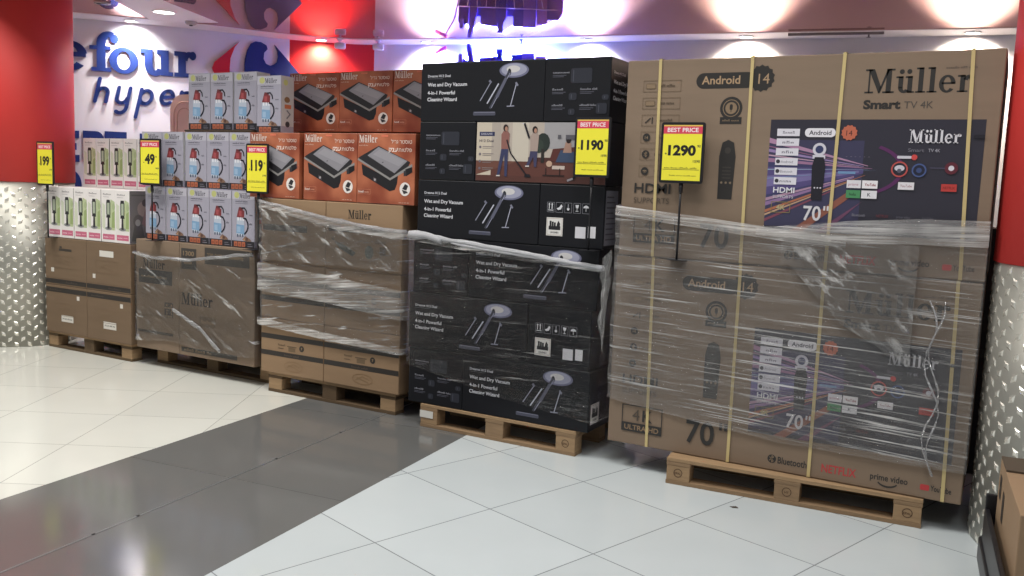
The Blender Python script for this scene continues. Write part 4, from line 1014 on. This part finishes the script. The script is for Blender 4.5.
for i, x in enumerate((-5.923, -5.688, -5.434, -5.200, -4.966)):
    P_.append((x, 4.785, z2, names5[i] + ' boxed jug in the middle row, between the 49 and 119 price signs'))
for i, x in enumerate((-5.435, -5.200, -4.955)):
    P_.append((x, 4.82, z2 + JH + .020, ['leftmost', 'second', 'third'][i] + ' boxed jug in the top row of jugs, against the wall emblem'))
P_.append((-4.66, 4.755, zt + GHT + .002, 'boxed jug pulled forward at the right end of the top row, on a boxed grill'))
for i, (x, y, zz, lab) in enumerate(P_):
    if i == 0: jb.location = (x, y + JD / 2, zz); jb['label'] = lab
    else:
        q = dup(jb, (x, y + JD / 2, zz), lab)
        if 'pulled forward' in lab: q.scale = (1, 1, .95)
b = MB(); b.box((-5.22, 4.90, z2 + JH + .010), (.70, .20, .016), mat('cardboard_dark', '#5e4a36', .8), .003)
b.box((-5.22, 4.799, z2 + JH + .013), (.70, .004, .009), mat('cardboard_dark2', '#4a3a2c', .8))
tag(b.build('cardboard_sheet'), 'dark cardboard sheet between the middle and top rows of jug boxes', 'cardboard')

# ------------------------------------------------------------------ four brown cartons with blender boxes on top
def art_far(var):
    def f(p, w, h):
        v = h - .06 if var == 'top' else .015
        lo = (.012, .05) if var == 'upper' else (h - .062, h - .022)
        p.rect(.002, lo[0], w - .002, lo[1], DK).textw('FRAGILE', w * (.5 if var == 'upper' else .1), lo[0] + .012, .16, .013, '#54483c', True)
        if var == 'upper': p.rect(.02, .058, w - .02, .0605, MD)
        p.frame(w * .22, h * .36, w * .72, h * .62, .003, BR).line([(w * .3, h * .43), (w * .45, h * .54), (w * .62, h * .5)], .003, BR)
        p.line([(w * .3, h * .5), (w * .6, h * .44)], .003, BR)
    return f
FG = 'brown cartons by the left pillar'
def label_of(t, w, d, items, nm='sticker'):
    for it in items:
        p = Print()
        p.rect(*it[:4], it[4])
        if len(it) > 5: p.textw(it[5], it[0] + .012, (it[1] + it[3]) / 2 - .008, it[2] - it[0] - .024, .016, '#4a4a4a', True)
        p.build(nm, t, w, d)
yF = 4.75
c = brown_carton('carton', 'bottom-left brown carton of the four beside the left pillar', -7.25, -6.700, yF, .1455, .410, .70, CARD_D, FG, art_far('lower')); label_of(c, .55, .70, [(.21, .10, .37, .155, '#d5d0c8', '2.0L'), (.42, .30, .455, .335, '#d5d0c8')])
c = brown_carton('carton', 'bottom-right brown carton of the four beside the left pillar', -6.696, -6.145, yF, .1455, .410, .70, CARD_D, FG, art_far('lower')); label_of(c, .551, .70, [(.21, .10, .37, .16, '#d5d0c8', '2.0L'), (.42, .29, .455, .325, '#d5d0c8')])
c = brown_carton('carton', 'top-left brown carton under the blender boxes, with dark print', -7.25, -6.700, yF, .5575, .405, .70, CARD_D, FG, art_far('upper')); label_of(c, .55, .70, [(.19, .295, .36, .315, '#3a332c'), (.20, .318, .23, .335, '#3a332c'), (.08, .11, .12, .145, '#d5d0c8')])
c = brown_carton('carton', 'top-right brown carton under the blender boxes, with a white sticker', -6.696, -6.145, yF, .5575, .405, .70, CARD_D, FG, art_far('upper')); label_of(c, .551, .70, [(.17, .285, .345, .335, '#d9d5cd'), (.08, .10, .115, .135, '#d5d0c8')])
BW, BD, BH = .172, .215, .428
def blender_box():
    t = thing('blender_box', 'x', 'box', (0, 0, 0), 0, 'boxed blenders')
    box_body(BW, BD, BH, WHITE_BOX, 'box_body', t, .003)
    p = Print()
    p.textw('BLENDER', .025, BH - .045, .10, .014, '#8a8288', True).rect(.025, BH - .062, .10, BH - .059, '#a9a2a6')
    p.build('lettering', t, BW, BD, rough=.4)
    p = Print(); p.poly([(.105, .10), (BW - .003, .10), (BW - .003, .33), (.12, .35), (.10, .25)], '#b9c49a').poly([(.13, .12), (BW - .003, .12), (BW - .003, .26), (.135, .24)], '#98a970').poly(circ(.155, .29, .018, .03, 12), '#a7b58a')
    p.poly([(.012, .12), (.05, .10), (.05, .30), (.015, .32)], '#d2d6c0')
    p.poly(circ(.09, .112, .042, .014, 16), '#8a8a8c').poly([(.076, .11), (.104, .11), (.100, .20), (.080, .20)], '#2c2a2c').poly([(.064, .20), (.116, .20), (.112, .225), (.068, .225)], '#2c2a2c')
    p.poly([(.064, .225), (.116, .225), (.112, .325), (.068, .325)], '#8f9a86').rect(.064, .225, .071, .325, '#3a383a').rect(.109, .225, .116, .325, '#3a383a').rect(.085, .23, .095, .32, '#c4cab6').poly([(.066, .32), (.114, .32), (.110, .345), (.070, .345)], '#2c2a2c')
    p.build('blender_picture', t, BW, BD, rough=.4)
    p = Print(); p.rect(.018, .022, BW - .008, .066, '#c66a84').textw('600W', .028, .036, .06, .014, '#f0d5dc', True).rect(.10, .04, .15, .046, '#e3a3b3'); p.build('pink_label', t, BW, BD, rough=.4)
    p = Print(); p.rect(.003, .003, BD - .003, BH - .003, '#6a6763').poly(circ(.13, .28, .055, .06, 18), '#8d7f78').poly(circ(.085, .18, .05, .055, 18), '#57534f').poly([(.02, .02), (.15, .02), (.12, .15), (.05, .16)], '#4b4a45').poly(circ(.08, .17, .025, .028, 12), '#8a8b83').poly([(.12, .16), (.20, .10), (.20, .25), (.15, .28)], '#7d6360').poly(circ(.15, .33, .03), '#3f3b3a').rect(.02, .385, .15, .397, '#55524e')
    p.build('side_photo', t, BW, BD, 'right', rough=.4)
    return t
bb = blender_box()
zb = .9665
xs6 = [-7.128, -6.955, -6.775, -6.602, -6.422, -6.249]
n6 = ['leftmost', 'second', 'third', 'fourth', 'fifth', 'rightmost']
BL = [(x, yF + .008, zb, n6[i] + ' boxed blender in the front row on the brown cartons') for i, x in enumerate(xs6)]
BL += [(x, yF + .008 + BD + .005, zb, n6[i] + ' boxed blender in the row behind the front row, top just showing') for i, x in enumerate(xs6)]
n5 = ['leftmost', 'second', 'third', 'fourth', 'rightmost']
BL += [(x, yF + .40, zb + BH + .002, n5[i] + ' boxed blender in the upper row, left of the 49 price sign') for i, x in enumerate((-7.195, -7.018, -6.833, -6.656, -6.478))]
BL += [(x, yF + .008 + 2 * (BD + .005), zb, 'rear boxed blender supporting the upper row') for i, x in enumerate(xs6)]
for i, (x, y, zz, lab) in enumerate(BL):
    if i == 0: bb.location = (x, y + BD / 2, zz); bb['label'] = lab
    else: dup(bb, (x, y + BD / 2, zz), lab, group='rear boxed blenders' if lab.startswith('rear') else None)

# ------------------------------------------------------------------ price signs on thin black posts
def price_sign(num, label, x, y, zc, zfoot, small, w=.215, h=.318, foot_dx=0.0, yaw=0.0):
    t = thing('price_sign', label, 'sign', (x, y, zfoot), yaw, 'price signs')
    zz = zc - zfoot; m = BLACKPL
    b = MB(); b.prism(rrect(-w / 2, zz - h / 2, w / 2, zz + h / 2, .012), lambda u, v, e: Vector((u, -e, v)), .012, m); b.build('frame', t)
    p = Print(); a, c = -w / 2 + .013, zz - h / 2 + .014; W, H = w - .026, h - .028
    p.rect(a, c, a + W, c + H, '#ece23c').rect(a, c + H * .84, a + W, c + H, '#cf4358').rect(a, c + H * .975, a + W, c + H, '#d9b458')
    p.textw('BEST PRICE', a + W * .10, c + H * .875, W * .80, .022, '#f3e6e8', True)
    n = len(num); nw = {2: .54, 3: .62, 4: .72}[n] * W
    x0 = a + W * .5 - nw / 2
    p.textw(num, x0, c + H * .46, nw, .051 if n == 4 else .072, '#17161a', 2)
    p.textw('90', x0 + nw + .006, c + H * .60, .018, .014, '#3a3830', True).text('₪', x0 - .016, c + H * .47, .010, '#3a3830', True, 'l')
    p.textw(small, a + W * .80, c + H * .33, W * .18, .013, '#3a3830', True)
    p.rect(a + W * .02, c + H * .195, a + W * .97, c + H * .202, '#3a3830').textw('Item price display label', a + W * .06, c + H * .215, W * .85, .007, '#6a6630')
    p.textw('valid while stocks last', a + W * .2, c + H * .08, W * .7, .006, '#8d8836')
    q = p.build('price_card', t, 0, 0, 'free'); q.location = (0, -.012, 0)
    b = MB(); b.tube([(.0, .006, zz - h / 2 + .05), (0, .006, .004)], .006, m, 8); b.lathe([(.011, zz - h / 2 - .05), (.011, zz - h / 2)], m, (0, .006, 0), 10); b.build('post', t)
    b = MB(); b.box((foot_dx, .05, .0019), (.09, .15, .0026), m); b.build('foot_plate', t)
    return t
price_sign('1290', 'yellow price sign reading 1290 in front of the television carton', -1.533, 4.545, 1.760, 1.1955, '1590', w=.235, h=.315)
price_sign('1190', 'yellow price sign reading 1190 in front of the black vacuum cartons', -2.048, 4.55, 1.782, 1.2112, '1590', w=.214, h=.328)
price_sign('119', 'yellow price sign reading 119 between the jug boxes and the boxed grills', -4.695, 4.69, 1.604, 1.019, '199', w=.213, h=.35, foot_dx=-.08)
price_sign('49', 'yellow price sign reading 49 between the blender boxes and the jug boxes', -5.815, 4.69, 1.627, 1.019, '99', w=.235, h=.352)
price_sign('199', 'yellow price sign reading 199 in front of the left red pillar', -7.118, 4.69, 1.586, .963, '299', w=.222, h=.365)

# ------------------------------------------------------------------ stretch film
def film(name, label, plan, top, bot, m, nz=26, step=.035, amp=.007, seed=0, edges=(), edge_mat=None, folds=()):
    P = [Vector(q) for q in plan]; L = [0]
    for i in range(len(P) - 1): L.append(L[-1] + (P[i + 1] - P[i]).length)
    T = L[-1]; n = int(T / step)
    def at(s):
        for i in range(len(P) - 1):
            if s <= L[i + 1] or i == len(P) - 2:
                e = (P[i + 1] - P[i]).normalized(); return P[i] + e * (s - L[i]), Vector((e.y, -e.x))
    def lerp(tab, x):
        for i in range(len(tab) - 1):
            if x <= tab[i + 1][0]:
                a, b_ = tab[i], tab[i + 1]; return a[1] + (b_[1] - a[1]) * (x - a[0]) / max(1e-6, b_[0] - a[0])
        return tab[-1][1]
    t = thing(name, label, 'plastic film', (0, 0, 0))
    def sheet(pname, top, bot, m, nz, amp, seed, out, lo=0.0, hi=1.0):
      vs = []; fs = []
      for i in range(n + 1):
        s = T * (lo + (hi - lo) * i / n); q, nn = at(s)
        z0, z1 = lerp(bot, s / T), lerp(top, s / T)
        for j in range(nz + 1):
            z = z0 + (z1 - z0) * j / nz
            d = noise.noise(Vector((s * 3 + seed, z * 22, seed * 1.7))) * amp + noise.noise(Vector((s * 9, z * 9 + seed, 3.1))) * amp * .5
            d = max(d + amp * .3, -.003) + out
            vs.append((q.x + nn.x * d, q.y + nn.y * d, z))
      for i in range(n):
        for j in range(nz): fs.append([i * (nz + 1) + j, (i + 1) * (nz + 1) + j, (i + 1) * (nz + 1) + j + 1, i * (nz + 1) + j + 1])
      b = MB(); b.add(vs, fs, m, True); b.build(pname, t, fixn=False)
    sheet('film_sheet', top, bot, m, nz, amp, seed, 0.0)
    for k, (ft, fb, fm, lo, hi) in enumerate(folds): sheet('film_fold', ft, fb, fm, 14, amp, seed + 5 + k, .009 + .003 * k, lo, hi)
    for k, (tab, rad) in enumerate(edges):
        pts = []; rs = []
        for i in range(n * 2 + 1):
            s = T * i / (2 * n); x = s / T
            if x < tab[0][0] or x > tab[-1][0]: continue
            q, nn = at(s); zz = lerp(tab, x) + noise.noise(Vector((s * 7, seed, k))) * .006
            pts.append((q.x + nn.x * .012, q.y + nn.y * .012, zz)); rs.append(rad * (1 + .45 * noise.noise(Vector((s * 11, k, seed)))))
        b = MB(); b.tube(pts, rs, edge_mat, 8, flat=.5); b.build('gathered_edge', t)
    return t
FE = film_mat('film_gathered', .70, .6, 0.0, (3, 3, 60), '#e6e6ea')
FE2 = film_mat('film_gathered_thin', .30, 1.0, 0.0, (3, 3, 60), '#e6e6ea')
F_TV = film_mat('film_television', .085, .82, radians(-2), (1.3, 1.3, 70), lo=.54, hi=.67)
F_BK = film_mat('film_black_stack', .006, .50, radians(2), (2.2, 2.2, 75), lo=.60, hi=.70, ior=1.10)
F_GR = film_mat('film_toaster', .07, .9, radians(9), (3.0, 3.0, 34))
F_CF = film_mat('film_tall', .04, .85, radians(-25), (3.0, 3.0, 14))
# television cartons
pl = [(-1.902, 4.94), (-1.902, 4.580), (-.082, 4.580)]
tvf = film('stretch_film', 'clear stretch film wrapped around the television cartons', pl, [(0, 1.50), (.14, 1.475), (.38, 1.43), (.55, 1.40), (.68, 1.44), (.86, 1.47), (1, 1.48)], [(0, .42), (.14, .40), (.3, .36), (.6, .30), (.86, .30), (1, .3)], F_TV, seed=1.3, nz=40,
     folds=[([(0, 1.49), (.14, 1.475), (.4, 1.43), (.60, 1.385), (1, 1.36)], [(0, 1.43), (.14, 1.42), (.4, 1.37), (.6, 1.33), (1, 1.30)], film_mat('film_fold_television', .24, .9, radians(-3), (1.3, 1.3, 60), lo=.45, hi=.68), .13, .72),
            ([(0, 1.40), (.5, 1.40), (.62, 1.41), (.72, 1.45), (.86, 1.475), (1, 1.48)], [(0, 1.37), (.5, 1.36), (.62, 1.35), (.72, 1.34), (.86, 1.355), (1, 1.36)], film_mat('film_fold_right', .16, .8, radians(2), (1.3, 1.3, 50), lo=.45, hi=.70), .52, 1.0),
            ([(0, 1.36), (.6, 1.36), (.72, 1.35), (1, 1.35)], [(0, 1.0), (.6, 1.22), (.72, .95), (1, .62)], film_mat('film_fold_corner', .08, .9, radians(-38), (6, 6, 16), lo=.52, hi=.70), .58, .87)])
# loose twisted strands hanging on the right of the television cartons
b = MB()
for a, (x0, x1) in enumerate(((-.30, -.22), (-.26, -.25))):
    pts = [(x0 + (x1 - x0) * i / 14 + .03 * sin(i * .9 + a), 4.562 - .004 * a, 1.10 - .83 * i / 14) for i in range(15)]
    b.tube(pts, [.003 + .003 * abs(sin(i * 1.1)) for i in range(15)], FE2, 6)
b.build('loose_strand', tvf)
# black vacuum cartons
pl = [(-3.325, 4.95), (-3.325, 4.612), (-1.985, 4.612), (-1.95, 4.95)]
bkf = film('stretch_film', 'clear stretch film with a thick white edge around the black vacuum cartons', pl, [(0, 1.25), (.17, 1.235), (.5, 1.19), (.83, 1.125), (1, 1.10)], [(0, .45), (.17, .40), (.5, .28), (.83, .21), (1, .25)], F_BK, seed=4.1, nz=34,
     edges=[([(.172, 1.235), (.35, 1.205), (.5, 1.18), (.7, 1.14), (.835, 1.115)], .014), ([(.172, 1.228), (.24, 1.225), (.30, 1.20)], .022), ([(.33, 1.19), (.6, 1.145), (.835, 1.12)], .008)], edge_mat=FE,
     folds=[([(0, 1.25), (.17, 1.23), (.5, 1.18), (.84, 1.12), (1, 1.1)], [(0, 1.2), (.17, 1.19), (.5, 1.13), (.84, 1.09), (1, 1.08)], film_mat('film_fold_black', .05, .9, radians(6), (2.5, 2.5, 60), lo=.48, hi=.68, ior=1.1), .165, .84)])
b = MB()
vs = []; fs = []
for i in range(5):
    for j in range(22):
        t_ = j / 21; x = -1.982 + .016 * i * (1 - .45 * t_) + .006 * sin(j * .9 + i); y = 4.606 - .012 * sin(i * 1.6 + j * .4)
        vs.append((x, y, 1.17 + .018 * i - (.58 - .10 * abs(i - 2)) * t_))
for i in range(4):
    for j in range(21): fs.append([i * 22 + j, (i + 1) * 22 + j, (i + 1) * 22 + j + 1, i * 22 + j + 1])
b.add(vs, fs, film_mat('film_tail', .20, .8, 0, (40, 40, 3)), True)
b.build('torn_tail', bkf, fixn=False)
# toaster cartons
pl = [(-4.688, 5.1), (-4.688, 4.697), (-3.427, 4.697), (-3.427, 5.1)]
film('stretch_film', 'clear stretch film wrapped around the brown toaster cartons', pl, [(0, 1.395), (.19, 1.385), (.35, 1.33), (.55, 1.27), (.81, 1.235), (1, 1.24)], [(0, .53), (.19, .50), (.4, .46), (.6, .42), (.81, .42), (1, .42)], F_GR, seed=7.7, nz=40,
     edges=[([(.17, 1.385), (.30, 1.345), (.5, 1.285), (.65, 1.25), (.83, 1.225)], .014)], edge_mat=FE2,
     folds=[([(0, 1.395), (.19, 1.39), (.35, 1.345), (.55, 1.28), (.82, 1.235), (1, 1.23)], [(0, 1.36), (.19, 1.34), (.35, 1.28), (.55, 1.21), (.82, 1.18), (1, 1.18)], film_mat('film_fold_rope', .30, 1.0, radians(8), (2, 2, 50), lo=.44, hi=.66), .16, .84),
            ([(0, .56), (.19, .545), (.5, .50), (.82, .46), (1, .46)], [(0, .50), (.19, .49), (.5, .45), (.82, .42), (1, .42)], film_mat('film_fold_low', .20, 1.0, radians(8), (2, 2, 50), lo=.46, hi=.68), .16, .84),
            ([(0, 1.3), (.19, 1.36), (.5, 1.25), (.82, 1.18), (1, 1.18)], [(0, .97), (1, .97)], film_mat('film_fold_cross', .04, .95, radians(-32), (5, 5, 24), lo=.54, hi=.68), .2, .80),
            ([(0, .95), (.18, .945), (.5, .90), (.82, .845), (1, .84)], [(0, .76), (.18, .74), (.5, .71), (.82, .65), (1, .65)], film_mat('film_milky', .17, .75, radians(6), (2.0, 2.0, 45), lo=.48, hi=.68), .12, .88)])
# tall cartons
pl = [(-6.088, 5.1), (-6.088, 4.737), (-4.772, 4.737), (-4.772, 5.1)]
film('stretch_film', 'loose clear stretch film around the two tall brown cartons', pl, [(0, .93), (.18, .92), (.5, .90), (.65, .93), (.82, .99), (1, .99)], [(0, .30), (.18, .20), (.4, .24), (.6, .19), (.82, .22), (1, .25)], F_CF, seed=9.2, nz=26, amp=.012,
     edges=[([(.17, .91), (.3, .885), (.5, .895), (.7, .955), (.82, .985)], .013), ([(.40, .50), (.55, .38), (.66, .22)], .016)], edge_mat=FE2)

# ------------------------------------------------------------------ carton on a black trolley at the right edge
ry = radians(5)
t = thing('platform_trolley', 'black platform trolley at the right edge in front of the pillar', 'trolley', (.34, 3.60, 0), ry)
b = MB(); b.box((0, 0, .18), (.62, .80, .10), BLACKPL, .01); b.build('platform', t)
for sx in (-1, 1):
    b = MB(); b.box((sx * .292, 0, .29), (.018, .74, .13), BLACKPL, .004); b.build('side_panel', t)
b = MB(); b.box((0, .372, .32), (.60, .018, .19), BLACKPL, .004); b.build('end_panel', t)
for sx in (-1, 1):
    for sy in (-1, 1):
        w_ = MB(); w_.lathe([(.03, -.015), (.05, -.013), (.05, .013), (.03, .015)], mat('rubber', '#1b1b1b', .7), (sx * .25, sy * .33, .05), 20, 'X'); wo = w_.build('wheel', t)
        w_ = MB(); w_.box((sx * .25, sy * .33, .105), (.05, .06, .05), mat('caster_steel', '#7a7a7a', .4, .8), .004); w_.build('caster_fork', t)
t = thing('goods_carton', 'brown carton with dark marks riding on the black trolley', 'carton', (.352, 3.60, .232), ry)
box_body(.55, .70, .34, CARD_L, 'box_body', t, .004)
b = MB(); b.box((0, .35 - .10, .345), (.55, .20, .006), mat('cardboard_edge_dark', '#4f4234', .8)); b.build('top_flap', t)
p = Print(); p.rect(.05, .20, .11, .29, DK).rect(.18, .15, .24, .26, DK); q = p.build('printed_marks', t, 0, 0, 'free'); q.rotation_euler = (0, 0, -pi / 2); q.location = (-.2755, .35, 0)

# floor litter
b = MB(); b.add([(0, 0, .002), (.03, .01, .006), (.045, .0, .003), (.02, -.012, .004), (.0, .0, .0005), (.03, .008, .001), (.044, 0, .0005), (.02, -.011, .0005)], [[0, 1, 2, 3], [4, 7, 6, 5], [0, 4, 5, 1], [1, 5, 6, 2], [2, 6, 7, 3], [3, 7, 4, 0]], mat('litter_brown', '#4a4038', .8))
tag(b.build('paper_scrap', loc=(-1.107, 4.335, 0)), 'small dark scrap on the white tiles in front of the television pallet', 'litter')
